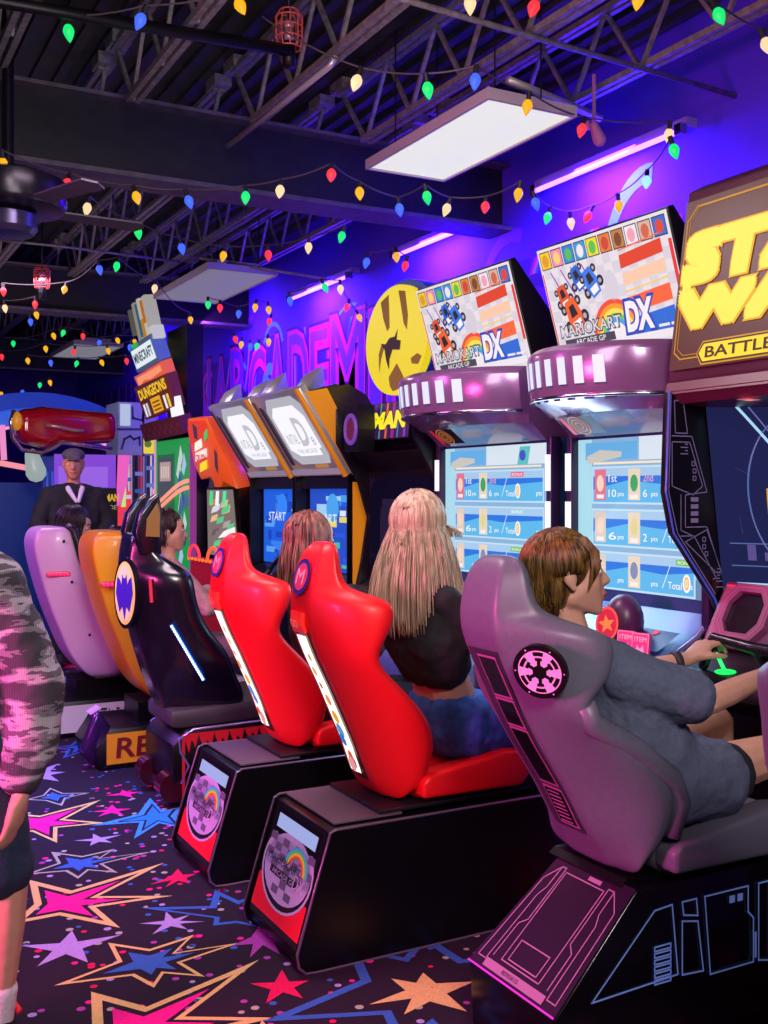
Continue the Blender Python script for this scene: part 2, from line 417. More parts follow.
# troffers
def troffer(x0, x1, y0, y1, z, label, s=.9):
    r = thing('ceiling_light', label, 'ceiling light', ((x0 + x1) / 2, (y0 + y1) / 2, z), 'troffer ceiling lights')
    m = M(); fr = mat('light_housing', '#b9aebf', .45)
    w = .014
    m.box(x0 - w, y0 - w, z + .0, x1 + w, y0, z + .035); m.box(x0 - w, y1, z, x1 + w, y1 + w, z + .035)
    m.box(x0 - w, y0, z, x0, y1, z + .035); m.box(x1, y0, z, x1 + w, y1, z + .035); m.box(x0 - w, y0 - w, z + .035, x1 + w, y1 + w, z + .05); m.box(x0 + .1, y0 + .1, z + .05, x1 - .1, y1 - .1, z + .1)
    m.build('frame', fr, r)
    m = M(); m.box(x0, y0, z + .01, x1, y1, z + .02)
    m.build('diffuser', mat('diffuser_%s' % s, '#8a8a88', .8, emit=s, ecol='#f0f2e8'), r)
    for x in (x0 + .1, x1 - .1):
        for y in (y0 + .1, y1 - .1): m = M(); m.tube([(x, y, z + .1), (x, y, 3.87)], .004, 5); m.build('hanger', DKM, r)
    return r
troffer(2.54, 2.99, 3.76, 4.86, 3.17, 'large bright white troffer light above the two kart cabinets, nearest of the ceiling lights', .86)
troffer(2.62, 3.16, 7.6, 9.0, 3.17, 'middle troffer light, pale mauve and unlit, beyond the first beam', .16)  # unlit fitting; faint emission stands in for light on its diffuser
troffer(2.62, 3.16, 12.2, 13.5, 3.17, 'farthest troffer light, pale and small, beyond the second beam', .2)
# violet fluorescent tubes on the wall
def uvtube(y0, y1, z, label, s=1):
    r = thing('blacklight_tube', label, 'tube light', (WALLX - .1, (y0 + y1) / 2, z), 'violet tube lights on the wall')
    m = M(); m.box(WALLX - .07, y0 - .03, z + .02, WALLX, y1 + .03, z + .07); m.build('housing', mat('violet_housing', '#8a70d8', .5), r)
    m = M(); m.tube([(WALLX - .09, y0, z), (WALLX - .09, y1, z)], .014, 10); m.build('tube', mat('violet_tube', '#b46cff', .4, emit=5.0, ecol='#a060ff'), r, smooth=True)
    for y in (y0, y1): m = M(); m.box(WALLX - .115, y - .012 - .02, z - .022, WALLX - .07, y + .032 - .02, z + .03); m.build('end_cap', CHROME, r)
    l = bpy.data.lights.new('violet_wash', 'AREA'); l.shape = 'RECTANGLE'; l.size = y1 - y0; l.size_y = .05; l.energy = 70 * s; l.color = (.14, .025, 1)
    o = bpy.data.objects.new('violet_wash', l); COL.objects.link(o); o.location = (WALLX - .24, (y0 + y1) / 2, z - .06)
    l.shape = 'SQUARE'; l.size = .5; o.rotation_euler = V((.5, 0, -.87)).to_track_quat('-Z', 'X').to_euler()
    return r
uvtube(3.95, 5.15, 3.3, 'violet fluorescent tube on the wall right of the large ceiling light, nearest of the three', 1.3)
uvtube(5.7, 6.9, 3.25, 'violet fluorescent tube on the wall above the round yellow emblem sign, middle of the three', 1.0)
uvtube(7.65, 8.85, 3.24, 'violet fluorescent tube on the wall above the silver hooded cabinets, farthest of the three', 1.0)

# ------------------------------------------------------------------ festoon strings of bulbs
BC = {'R': ('#ff3440', 'red'), 'G': ('#14e070', 'green'), 'B': ('#3f66ff', 'blue'), 'Y': ('#ffb914', 'amber'), 'W': ('#ffe0a8', 'warm white'), 'L': ('#9fe0ff', 'pale blue')}
WIRE = mat('bulb_wire', '#4a3c46', .6)
SOCK = mat('bulb_socket', '#15131a', .5)
def bulb_mesh():
    me = {}
    for k, (c, nme) in BC.items():
        m = M(); prof = [(.0, .004), (.006, .010), (.014, .0155), (.024, .0175), (.036, .0135), (.048, .007), (.056, .001)]
        m.loft([[(r * math.cos(2 * PI * j / 12), r * math.sin(2 * PI * j / 12), -.012 - z) for j in range(12)] for z, r in prof], glow(c, .95 if k in 'YW' else 1.15))
        o = m.build('bulb', smooth=True); me[k] = o.data; bpy.data.objects.remove(o)
    return me
BME = bulb_mesh()
m = M(); m.tube([(0, 0, .012), (0, 0, -.016)], .0085, 8, SOCK); o = m.build('socket'); SME = o.data; bpy.data.objects.remove(o)
BS = 1.3
def strand(pts, label, z0=3.0, z1=3.0, ends=()):
    """pts: (u, v, colour) of each bulb where the photo shows it; hung at height z0..z1"""
    P3 = []
    for i, p in enumerate(pts):
        z = z0 + (z1 - z0) * i / max(1, len(pts) - 1)
        q = at(p[0], p[1] - 6, z=z)
        if q.x > WALLX - .12: q = at(p[0], p[1] - 6, x=WALLX - .12)
        P3.append(q)
    r = thing('string_lights', label, 'string lights', P3[0].copy(), 'festoon bulbs under the ceiling')
    path = []
    full = ([V(e) for e in ends[:1]] if ends and ends[0] is not None else []) + P3 + ([V(ends[1])] if len(ends) > 1 and ends[1] is not None else [])
    for a, b in zip(full, full[1:]):
        L = (b - a).length
        for k in range(8):
            t = k / 8; path.append(a.lerp(b, t) + V((0, 0, -.14 * min(L, 2.2) * .5 * t * (1 - t) * 2 + .014)))
    path.append(full[-1] + V((0, 0, .014)))
    m = M(); m.tube(path, .0038, 5); m.build('wire', WIRE, r)
    for p, q in zip(pts, P3):
        b = bpy.data.objects.new('bulb', BME[p[2]]); COL.objects.link(b); b.parent = r; b.location = q - P3[0]; b.scale = (BS, BS, BS)
        b.rotation_euler = (random.uniform(-.35, .35), random.uniform(-.35, .35), 0); b['label'] = BC[p[2]][1] + ' glowing bulb'
        s = bpy.data.objects.new('socket', SME); COL.objects.link(s); s.parent = b
J = lambda u, v, z=3.4: at(u, v, z=z)
strand([(67, 25, 'G'), (145, 15, 'B'), (235, 1, 'Y')], 'string of green, blue and amber bulbs at the top left, above the dark sprinkler pipe', 3.35, 3.35, (J(40, 4), J(262, -12)))
strand([(360, 77, 'W'), (426, 83, 'G'), (476, 75, 'B'), (529, 101, 'Y'), (584, 126, 'R'), (670, 130, 'W')], 'string of bulbs from the caged sprinkler head over the large ceiling light', 3.1, 3.2, (J(262, 20), None))
strand([(671, 146, 'G'), (647, 179, 'L'), (618, 202, 'Y'), (592, 214, 'R'), (570, 220, 'W'), (550, 215, 'G'), (533, 200, 'B')], 'short drooping string of bulbs under the nearest violet tube, above the kart marquees', 3.0, 3.0)
strand([(470, -4, 'W'), (537, 2, 'R'), (640, -8, 'Y'), (714, 10, 'G'), (762, 39, 'W'), (830, 60, 'B')], 'string with a green and a warm white bulb in the top right corner', 3.3, 3.2)
strand([(2, 159, 'Y'), (69, 182, 'R'), (134, 194, 'Y'), (186, 198, 'B'), (246, 194, 'G'), (281, 188, 'W'), (332, 172, 'R'), (359, 190, 'Y'), (398, 206, 'B'), (425, 193, 'G'), (450, 206, 'W'), (486, 205, 'R'), (520, 190, 'Y')], 'long string of bulbs before the first beam, from ceiling fan to violet tube', 2.98, 2.98)
strand([(89, 205, 'W'), (137, 230, 'G'), (180, 246, 'B'), (225, 254, 'Y'), (268, 253, 'R'), (309, 245, 'W'), (344, 234, 'G')], 'string of bulbs sagging just below the first beam, second row from the camera', 2.98, 2.98)
strand([(368, 261, 'B'), (396, 256, 'Y'), (407, 264, 'R')], 'three bulbs at the right end of the second row, beside the middle violet tube', 2.95, 2.95)
strand([(396, 293, 'W'), (357, 318, 'Y'), (349, 307, 'R'), (340, 288, 'W'), (322, 287, 'G'), (289, 300, 'B')], 'string of bulbs drooping on the violet wall left of the round yellow emblem sign', 2.9, 2.9)
strand([(3, 291, 'R'), (66, 290, 'Y'), (98, 268, 'B'), (118, 265, 'G'), (156, 288, 'W'), (190, 320, 'Y')], 'string of bulbs zigzagging over the second beam left of the middle ceiling light', 3.0, 3.0)
strand([(4, 308, 'W'), (35, 304, 'R'), (35, 315, 'Y'), (30, 322, 'B')], 'four bulbs clustered at the left edge over the second beam', 3.0, 3.0)
strand([(208, 305, 'G'), (220, 308, 'R'), (239, 314, 'B'), (256, 307, 'Y'), (268, 310, 'Y'), (271, 322, 'R')], 'string of bulbs just right of the middle ceiling light, in front of the second beam', 2.95, 2.95)
strand([(234, 340, 'R'), (242, 345, 'Y'), (250, 347, 'B'), (259, 347, 'G'), (268, 342, 'Y')], 'string of small bulbs under the second beam against the violet wall', 2.8, 2.8)
strand([(13, 345, 'G'), (52, 337, 'Y'), (65, 334, 'G'), (83, 337, 'R'), (101, 344, 'B'), (116, 342, 'Y'), (134, 343, 'Y'), (160, 341, 'G')], 'upper string of small bulbs under the second beam at the left', 3.0, 3.0)
strand([(1, 358, 'R'), (45, 350, 'Y'), (75, 353, 'R'), (107, 352, 'Y'), (131, 348, 'B'), (138, 353, 'G'), (148, 352, 'Y')], 'middle string of small bulbs under the second beam at the left', 2.9, 2.9)
strand([(27, 362, 'Y'), (50, 364, 'B'), (78, 365, 'G'), (100, 364, 'Y'), (126, 362, 'R'), (151, 368, 'B'), (156, 376, 'G')], 'lower string of small bulbs under the second beam, ending at the tall stacked sign', 2.8, 2.8)
strand([(2, 396, 'Y'), (22, 394, 'B'), (40, 387, 'G'), (49, 384, 'Y')], 'farthest string of tiny bulbs above the blue arch at the left', 2.7, 2.7)

# ------------------------------------------------------------------ ceiling fan, caged heads
def fan(c, label, rad=.62, k=5):
    r = thing('ceiling_fan', label, 'ceiling fan', c); x, y, z = c
    def lathe(pr, n=32): 
        q = M(); q.loft([[(x + rr * 1.3 * math.cos(2 * PI * j / n), y + rr * 1.3 * math.sin(2 * PI * j / n), z + zz * (1.25 if zz < .1 else 1)) for j in range(n)] for zz, rr in pr]); return q
    dm = mat('fan_enamel', '#221c2c', .25, .5)
    lathe([(.07, .06), (.075, .15), (.055, .195), (-.03, .2), (-.05, .19), (-.06, .1)]).build('motor_housing', dm, r, smooth=False, auto=.6)
    lathe([(-.06, .085), (-.07, .1), (-.12, .1), (-.14, .085), (-.142, .02)]).build('switch_cup', mat('fan_cup', '#4a4468', .25, .6), r, auto=.6)
    top = 3.86 - z
    lathe([(.07, .02), (top - .35, .02), (top - .34, .03), (top - .33, .02), (top - .1, .02)]).build('downrod', dm, r, auto=.6)
    lathe([(top - .14, .03), (top - .12, .09), (top - .05, .11), (top, .11)]).build('canopy', dm, r, auto=.6)
    for i in range(k):
        a = 2 * PI * i / k + 2.62; ca, sa = math.cos(a), math.sin(a)
        q = M(); T = lambda d, s, h: (x + ca * d - sa * s, y + sa * d + ca * s, z + h)
        pts = [(.18, -.02), (.26, -.045), (rad, -.06), (rad + .03, 0), (rad, .06), (.26, .045), (.18, .02)]
        q.add([T(d, s, -.05 - s * .12) for d, s in pts] + [T(d, s, -.058 - s * .12) for d, s in pts], [tuple(range(7)), tuple(range(13, 6, -1))] + [(i2 + 7, (i2 + 1) % 7 + 7, (i2 + 1) % 7, i2) for i2 in range(7)])
        q.build('blade', mat('fan_blade', '#4c4452', .5), r)
fan(tuple(at(8, 196, z=2.85)), 'dark ceiling fan on a downrod at the left edge, under the first beam')
def caged(c, label, col, s=1.0, up=True):
    r = thing('caged_sprinkler', label, 'caged sprinkler head', c); x, y, z = c  # sprinkler head in a wire cage; holds no lamp
    m = M(); 
    for i in range(10):
        a = 2 * PI * i / 10; rr = .05 * s
        m.tube([(x + rr * .85 * math.cos(a), y + rr * .85 * math.sin(a), z + .0), (x + rr * math.cos(a), y + rr * math.sin(a), z + .03 * s), (x + rr * math.cos(a), y + rr * math.sin(a), z + .11 * s), (x + rr * .7 * math.cos(a), y + rr * .7 * math.sin(a), z + .135 * s)], .0028 * s, 5)
    for h, rr in ((.0, .043), (.035, .05), (.075, .05), (.11, .05), (.135, .035)):
        m.tube([(x + rr * s * math.cos(2 * PI * j / 20), y + rr * s * math.sin(2 * PI * j / 20), z + h * s) for j in range(20)], .0028 * s, 5, closed=True)
    m.build('cage', col, r)
    m = M(); m.tube([(x, y, z + .03 * s), (x, y, z + .07 * s)], .018 * s, 10); m.ell((x, y, z + .085 * s), .02 * s); m.build('head', mat('pale_pink_metal', '#d8a8b8', .3, .6), r, smooth=True)
    m = M(); m.tube([(x, y, z + .02 * s), (x, y, z - .07 * s)], .024 * s, 10); m.build('fitting', DKM, r, smooth=True)
    m = M(); m.tube([(x, y, z + .1 * s), (x, y, 3.87)], .007, 8); m.build('drop_pipe', DKM, r, smooth=True)
caged(tuple(at(289, 48, z=3.38)), 'red wire cage around a sprinkler head on the dark pipe near the top', mat('red_wire', '#c4504e', .5), 1.15)
caged(tuple(at(42, 288, z=3.05)), 'small red caged sprinkler head hanging over the second beam at the left', mat('red_wire', '#c4504e', .5), 1.2)
# security spotlight by the red bulb
r = thing('spotlight', 'small pink spotlight fixed beside the red bulb right of the large ceiling light', 'spotlight', tuple(at(594, 126, z=3.2)))
c = r.location.copy(); m = M(); m.hull([(c, .022), (c + V((.05, .02, -.05)), .032)]); m.build('lamp_body', mat('pink_metal', '#b87ab0', .4), r, smooth=True)
m = M(); m.bar(c, c + V((0, 0, .24)), .012); m.bar(c + V((.02, .08, .03)), c + V((.08, .1, .05)), .03, .04); m.build('bracket', mat('pink_metal', '#b87ab0', .4), r)

# ------------------------------------------------------------------ seats
def seat_rings(tab, yc, crest=1.155):
    R = []
    for z, xb, xw, bw, hw in tab:
        w = xw - xb
        head = z > crest
        if head: half = [(xb, 0), (xb, bw - .006), (xb + .006, bw), (xb + .5 * w, (bw + hw) / 2 + .01), (xw - .035, hw), (xw - .006, hw - .02), (xw, hw - .05 if hw > .08 else hw * .4), (xw + .004, hw * .45 if hw > .08 else hw * .2), (xw + .006, 0)]
        else:
            xi = xb + min(.1, w * .5)
            half = [(xb, 0), (xb, bw - .006), (xb + .006, bw), (xb + .45 * w, bw + .8 * (hw - bw)), (xw - .03, hw), (xw, hw - .025), (xw - .012, hw - .06), (xi + .05, hw - .095), (xi, 0)]
        full = half + [(x, -y) for x, y in half[-2:0:-1]]
        R.append([(x, yc + y, z) for x, y in full])
    return R
RED_TAB = [(.458, 1.72, 1.76, .07, .12), (.475, 1.70, 1.785, .09, .17), (.54, 1.66, 1.825, .09, .215), (.65, 1.62, 1.845, .09, .245), (.75, 1.575, 1.81, .088, .26), (.85, 1.53, 1.72, .088, .25), (.93, 1.49, 1.635, .086, .24), (.98, 1.468, 1.625, .086, .245), (1.06, 1.437, 1.67, .085, .262), (1.125, 1.437, 1.68, .085, .262), (1.15, 1.44, 1.66, .085, .235), (1.175, 1.444, 1.585, .085, .16), (1.2, 1.447, 1.555, .084, .135), (1.26, 1.463, 1.55, .08, .122), (1.31, 1.487, 1.552, .072, .105), (1.335, 1.515, 1.548, .045, .07)]
GREY_TAB = [(.503, 1.86, 1.9, .07, .12), (.52, 1.845, 1.9, .09, .18), (.55, 1.83, 1.89, .09, .2), (.62, 1.78, 1.935, .09, .235), (.71, 1.73, 1.95, .088, .255), (.77, 1.69, 1.92, .088, .26), (.86, 1.63, 1.82, .088, .255), (.93, 1.59, 1.70, .086, .235), (.98, 1.565, 1.675, .086, .235), (1.03, 1.54, 1.715, .086, .26), (1.08, 1.515, 1.735, .085, .265), (1.14, 1.49, 1.74, .085, .265), (1.165, 1.488, 1.70, .085, .235), (1.19, 1.486, 1.635, .085, .16), (1.215, 1.487, 1.6, .084, .135), (1.27, 1.497, 1.595, .08, .122), (1.315, 1.515, 1.592, .072, .105), (1.34, 1.54, 1.585, .045, .07)]
def spine(tab, z):
    t = sorted(tab)
    for a, b in zip(t, t[1:]):
        if a[0] <= z <= b[0]: return a[1] + (b[1] - a[1]) * (z - a[0]) / (b[0] - a[0])
    return t[-1][1] if z > t[-1][0] else t[0][1]
def spine_strip(m, tab, yc, z0, z1, w, mm, d=.006, n=14, w1=None, th=0):
    w1 = w1 or w; rows = []
    for i in range(n + 1):
        z = z0 + (z1 - z0) * i / n; x = spine(tab, z) - d; ww = w + (w1 - w) * i / n
        rows.append((x, ww, z))
    for (xa, wa, za), (xb, wb, zb) in zip(rows, rows[1:]):
        m.add([(xa, yc + wa / 2, za), (xa, yc - wa / 2, za), (xb, yc - wb / 2, zb), (xb, yc + wb / 2, zb)], [(0, 1, 2, 3)], mm)
        if th: m.add([(xa, yc + wa / 2, za), (xb, yc + wb / 2, zb), (xb + th, yc + wb / 2, zb), (xa + th, yc + wa / 2, za)], [(0, 1, 2, 3)], mm); m.add([(xa, yc - wa / 2, za), (xb, yc - wb / 2, zb), (xb + th, yc - wb / 2, zb), (xa + th, yc - wa / 2, za)], [(3, 2, 1, 0)], mm)
def seat_pan(yc, x0, x1, z, mm, r, hw=.225):
    m = M()
    prof = [(x0, z - .02), (x0 + .02, z - .045), (x1 - .06, z - .04), (x1, z), (x1, z + .045), (x1 - .05, z + .075), (x0 + .1, z + .04), (x0, z + .035)]
    m.xz(prof, yc - hw + .07, yc + hw - .07)
    m.build('seat_cushion', mm, r, bevel=.02, seg=3)
    for s in (-1, 1):
        m = M(); pr = [(x0, z - .025), (x1 - .05, z - .03), (x1, z + .02), (x1 - .01, z + .09), (x1 - .12, z + .1), (x0 + .02, z + .05), (x0, z + .03)]
        m.xz(pr, yc + s * hw, yc + s * (hw - .085)); m.build('side_bolster', mm, r, bevel=.018, seg=3)
def disc_on(m, tab, yc, z, r, rings, dz=.03):
    x = spine(tab, z); x2 = spine(tab, z + dz); up = V((x2 - x, 0, dz)); P_ = Panel((x, yc, z), (0, -1, 0), up)
    for i, (k, c) in enumerate(rings): m.disc(P_, 0, 0, r * k, c, .006 + i * .0012)
    return P_
REDP = mat('red_seat_shell', '#f0101c', .45, coat=.1)
def red_seat(yc, r):
    m = M(); m.loft(seat_rings(RED_TAB, yc)); sh = m.build('seat_shell', REDP, r, sub=2, smooth=True); sh['label'] = 'glossy red seat shell'
    seat_pan(yc, 1.79, 2.24, .503, REDP, r)
    m = M(); spine_strip(m, RED_TAB, yc, .52, 1.035, .098, mat('strip_frame', '#5a2430', .3, .5), .004, th=.02, w1=.092); m.build('light_strip_frame', None, sh)
    m = M(); spine_strip(m, RED_TAB, yc, .54, 1.02, .078, glow('#fff4e4', 1.5), .008, w1=.074)
    x = spine(RED_TAB, .8)
    for i, (z, c, w) in enumerate(((.95, '#d8a060', .02), (.9, '#e0b880', .026), (.85, '#b06a40', .018), (.8, '#e89a50', .03), (.74, '#f0a838', .036), (.69, '#5a98d8', .04), (.655, '#3f78d0', .034), (.6, '#e05a3c', .03), (.57, '#e8a0a0', .04))):
        xx = spine(RED_TAB, z); P_ = Panel((xx, yc, z), (0, -1, 0), (spine(RED_TAB, z + .03) - xx, 0, .03)); m.disc(P_, random.uniform(-.012, .012), 0, w * .6, glow(c, .9), .011 + i * .0001, 9, ry=w * .75)
    m.build('light_strip', None, sh)
    m = M(); P_ = disc_on(m, RED_TAB, yc, .575, .045, [(1, mat('strip_frame', '#5a2430', .3, .5)), (.85, glow('#ffd8c8', .9)), (.55, glow('#d84a50', .7))]); m.build('round_badge', None, sh)
    m = M(); spine_strip(m, RED_TAB, yc, 1.03, 1.1, .09, mat('red_lens', '#ff3030', .2, emit=.35), .012, w1=.086, th=.012); xx = spine(RED_TAB, 1.045); P_ = Panel((xx - .012, yc, 1.035), (0, -1, 0), (-.02, 0, .05)); m.text(P_, 'GO', -.025, .015, .05, .03, glow('#ff8a80', .6), .002); m.build('brake_light', None, sh)
    m = M(); P_ = disc_on(m, RED_TAB, yc, 1.215, .062, [(1, mat('emblem_blue', '#2a2f9a', .35)), (.76, mat('emblem_red', '#e03a6a', .35, emit=.15))])
    m.text(P_, 'M', -.028, -.026, .056, .052, mat('emblem_pink', '#f8a0c0', .4, emit=.2), .010); m.build('head_emblem', None, sh)
    return r
# kart seat bases
def kart_base(yc, label):
    y0, y1 = yc - .25, yc + .205
    r = thing('racing_pod', label, 'arcade seat', (1.45, yc, 0), 'red kart seats on black bases')
    pr = [(1.4, 0), (2.38, 0), (2.38, .43), (1.455, .43), (1.44, .425), (1.33, .07), (1.335, .03), (1.355, .008)]
    m = M(); m.xz(pr, y0 + .012, y1 - .012); m.build('plinth', BLKM, r, bevel=.004)
    for s, yy in ((-1, y0), (1, y1)):
        m = M(); prf = [(1.395, 0), (2.38, 0), (2.38, .437), (1.452, .437), (1.433, .428), (1.318, .068), (1.325, .028), (1.35, .004)]
        m.xz(prf, yy, yy - s * .012); sp = m.build('side_panel', BLKM, r)
        m = M(); m.tube([(x, yy, z) for x, z in ((2.3, .003), (1.395, .003), (1.35, .006), (1.327, .028), (1.32, .068), (1.376, .25), (1.433, .428), (1.452, .437), (2.38, .437))], .0045, 6); m.build('edge_trim', mat('edge_trim', '#a08cb4', .3, .8), sp)
    up = V((1.44 - 1.33, 0, .425 - .07)); P_ = Panel((1.33, yc - .022, .07), (0, -1, 0), up); H = up.length; w = .2; P_.a *= .98
    m = M(); m.rect(P_, -w, .0, w, H - .0, mat('label_black', '#120e16', .35), .002)
    m.rect(P_, -w, .02, w, .13, mat('label_red', '#e2102c', .4, emit=.12), .0026)
    chk = mat('label_white', '#b89ad0', .4, emit=.1); gr = mat('label_grey', '#6c5880', .4, emit=.05)
    m.disc(P_, 0, .19, .2, mat('label_black', '#120e16', .35), .003, ry=.135); m.ring(P_, 0, .19, .188, .2, chk, .0034, ky=.68)
    m.rect(P_, -w + .02, .17, w - .02, H - .1, chk, .0036); m.disc(P_, 0, .19, w - .02, chk, .0036, ry=.11)
    for i in range(7):
        for j in range(7):
            if (i + j) % 2 == 0:
                a = -w + .02 + i * .0514; b = .1 + j * .025
                if b > .16 or abs(a + .026) < .1: m.rect(P_, a, b, a + .0514, b + .025, gr, .004)
    for i, c in enumerate(('#4aa0e0', '#5ac878', '#f0c030', '#e8503c')):
        m.ring(P_, .06, .2, .05 + (3 - i) * .011, .061 + (3 - i) * .011, mat('arc_' + c.strip('#'), c, .4, emit=.15), .0046, 20, 0, PI * .95, ky=.8)
    dk = mat('label_ink', '#2a1c34', .4)
    m.text(P_, 'MARIOKART', -.16, .188, .26, .03, dk, .005, .1); m.rect(P_, -.12, .152, .1, .176, dk, .005); m.text(P_, 'ARCADE GP', -.1, .156, .18, .016, chk, .006); m.text(P_, 'DX', .07, .15, .08, .045, mat('label_pink', '#d8b0e8', .4), .006, .1)
    m.build('front_label', None, r)
    m = M(); m.rect(P_, -.16, H - .078, .16, H - .032, mat('foot_lamp', '#a8b8f0', .4, emit=.8), .004); m.rect(P_, -.18, H - .095, .18, H - .015, DKM, .0035); m.build('foot_lamp', None, r)
    m = M(); m.box(1.47, yc - .2, .436, 1.72, yc + .2, .441); m.build('top_tread', mat('tread', '#6a5c6e', .55, .3, nz=.15, nsc=200, bump=.3), r)
    m = M(); m.prism([(1.64, yc - .19, .441), (2.4, yc - .19, .441), (2.4, yc + .19, .441), (1.64, yc + .19, .441)], (0, 0, .015)); m.build('seat_rail', mat('rail_black', '#17141e', .4), r, bevel=.004)
    red_seat(yc, r)
kart_base(3.255, 'red racing seat on a black base, nearer of the two, under the blonde person')
kart_base(4.085, 'red racing seat on a black base, farther of the two, beside the black seat')

# grey seat with round emblem
GREYP = mat('grey_seat_shell', '#67667a', .42, nz=.06, nsc=60)
def grey_seat(yc, r):
    m = M(); m.loft(seat_rings(GREY_TAB, yc, 1.17)); sh = m.build('seat_shell', GREYP, r, sub=2, smooth=True)
    seat_pan(yc, 1.93, 2.42, .55, GREYP, r, .245)
    for s_ in (-1, 1):      # raised bolster lips along the wing edges
        m = M(); m.tube([(xw - .012 + (.02 if z < .8 else 0), yc + s_ * (hw - .028), z) for z, xb, xw, bw, hw in GREY_TAB[3:9]], .03, 10); m.build('bolster', GREYP, sh, smooth=True)
    m = M(); spine_strip(m, GREY_TAB, yc, .6, 1.1, .12, mat('spine_groove', '#3a3444', .4), .004, w1=.13, th=.02); m.build('spine_panel', None, sh)
    bk = mat('spine_black', '#0b0a10', .25); ln = mat('spine_line', '#b070a0', .4)
    m = M()
    for z0, z1 in ((.98, 1.08), (.9, .965), (.74, .885), (.62, .72)):
        spine_strip(m, GREY_TAB, yc - .015, z0 - .006, z1 + .006, .082, ln, .007, n=4); spine_strip(m, GREY_TAB, yc - .015, z0, z1, .07, bk, .009, n=4)
    for i in range(8): spine_strip(m, GREY_TAB, yc - .015, .625 + i * .012, .629 + i * .012, .05, ln, .011, n=1)
    m.build('spine_vents', None, sh)
    # emblem lies on the angled near side of the shell
    z = 1.065; a = V((1.53, yc - .085, z)); b = V((1.69, yc - .255, z))
    ax = V((.615, -.0, 0)); t = V((GREY_TAB[9][1] - GREY_TAB[10][1], 0, 0)); 
    side = (V((1.53 + .09, yc - .085 - .8 * .177, z)) - a); side.normalize()
    upv = V((-.3, 0, 1)); upv = (upv - side * upv.dot(side)).normalized(); 
    P_ = Panel(V((1.53 + .018, yc - .187, z + .002)), side, upv); P_.o += P_.n * .004
    bk2 = mat('emblem_black', '#08070c', .35); pk = mat('emblem_pale', '#eaa4e0', .4, emit=.12)
    P_.a *= .84; P_.u *= .84
    m = M(); m.disc(P_, 0, 0, .082, bk2, 0, 40); m.ring(P_, 0, 0, .082, .0821, bk2, 0)
    m.disc(P_, 0, 0, .066, pk, .001, 40)
    for i in range(6): m.ring(P_, 0, 0, .05, .062, bk2, .002, 6, i * PI / 3 + .25, i * PI / 3 + .8)
    m.disc(P_, 0, 0, .021, bk2, .002)
    for i in range(6):
        t = i * PI / 3 + PI / 6; c, s = math.cos(t), math.sin(t)
        q = [(.012, -.006), (.034, -.005), (.034, -.010), (.044, -.011), (.044, .011), (.034, .010), (.034, .005), (.012, .006)]
        m.poly(P_, [(x * c - y * s, x * s + y * c) for x, y in q], bk2, .0022)
    for i in range(6):
        t = i * PI / 3; m.disc(P_, .074 * math.cos(t), .074 * math.sin(t), .0025, pk, .002, 8)
    m.add([P_.p(.082 * math.cos(2 * PI * i / 40), .082 * math.sin(2 * PI * i / 40), d) for d in (0, -.014) for i in range(40)], [((i + 1) % 40, i, i + 40, (i + 1) % 40 + 40) for i in range(40)], bk2)
    m.build('round_emblem', None, sh)
    return r

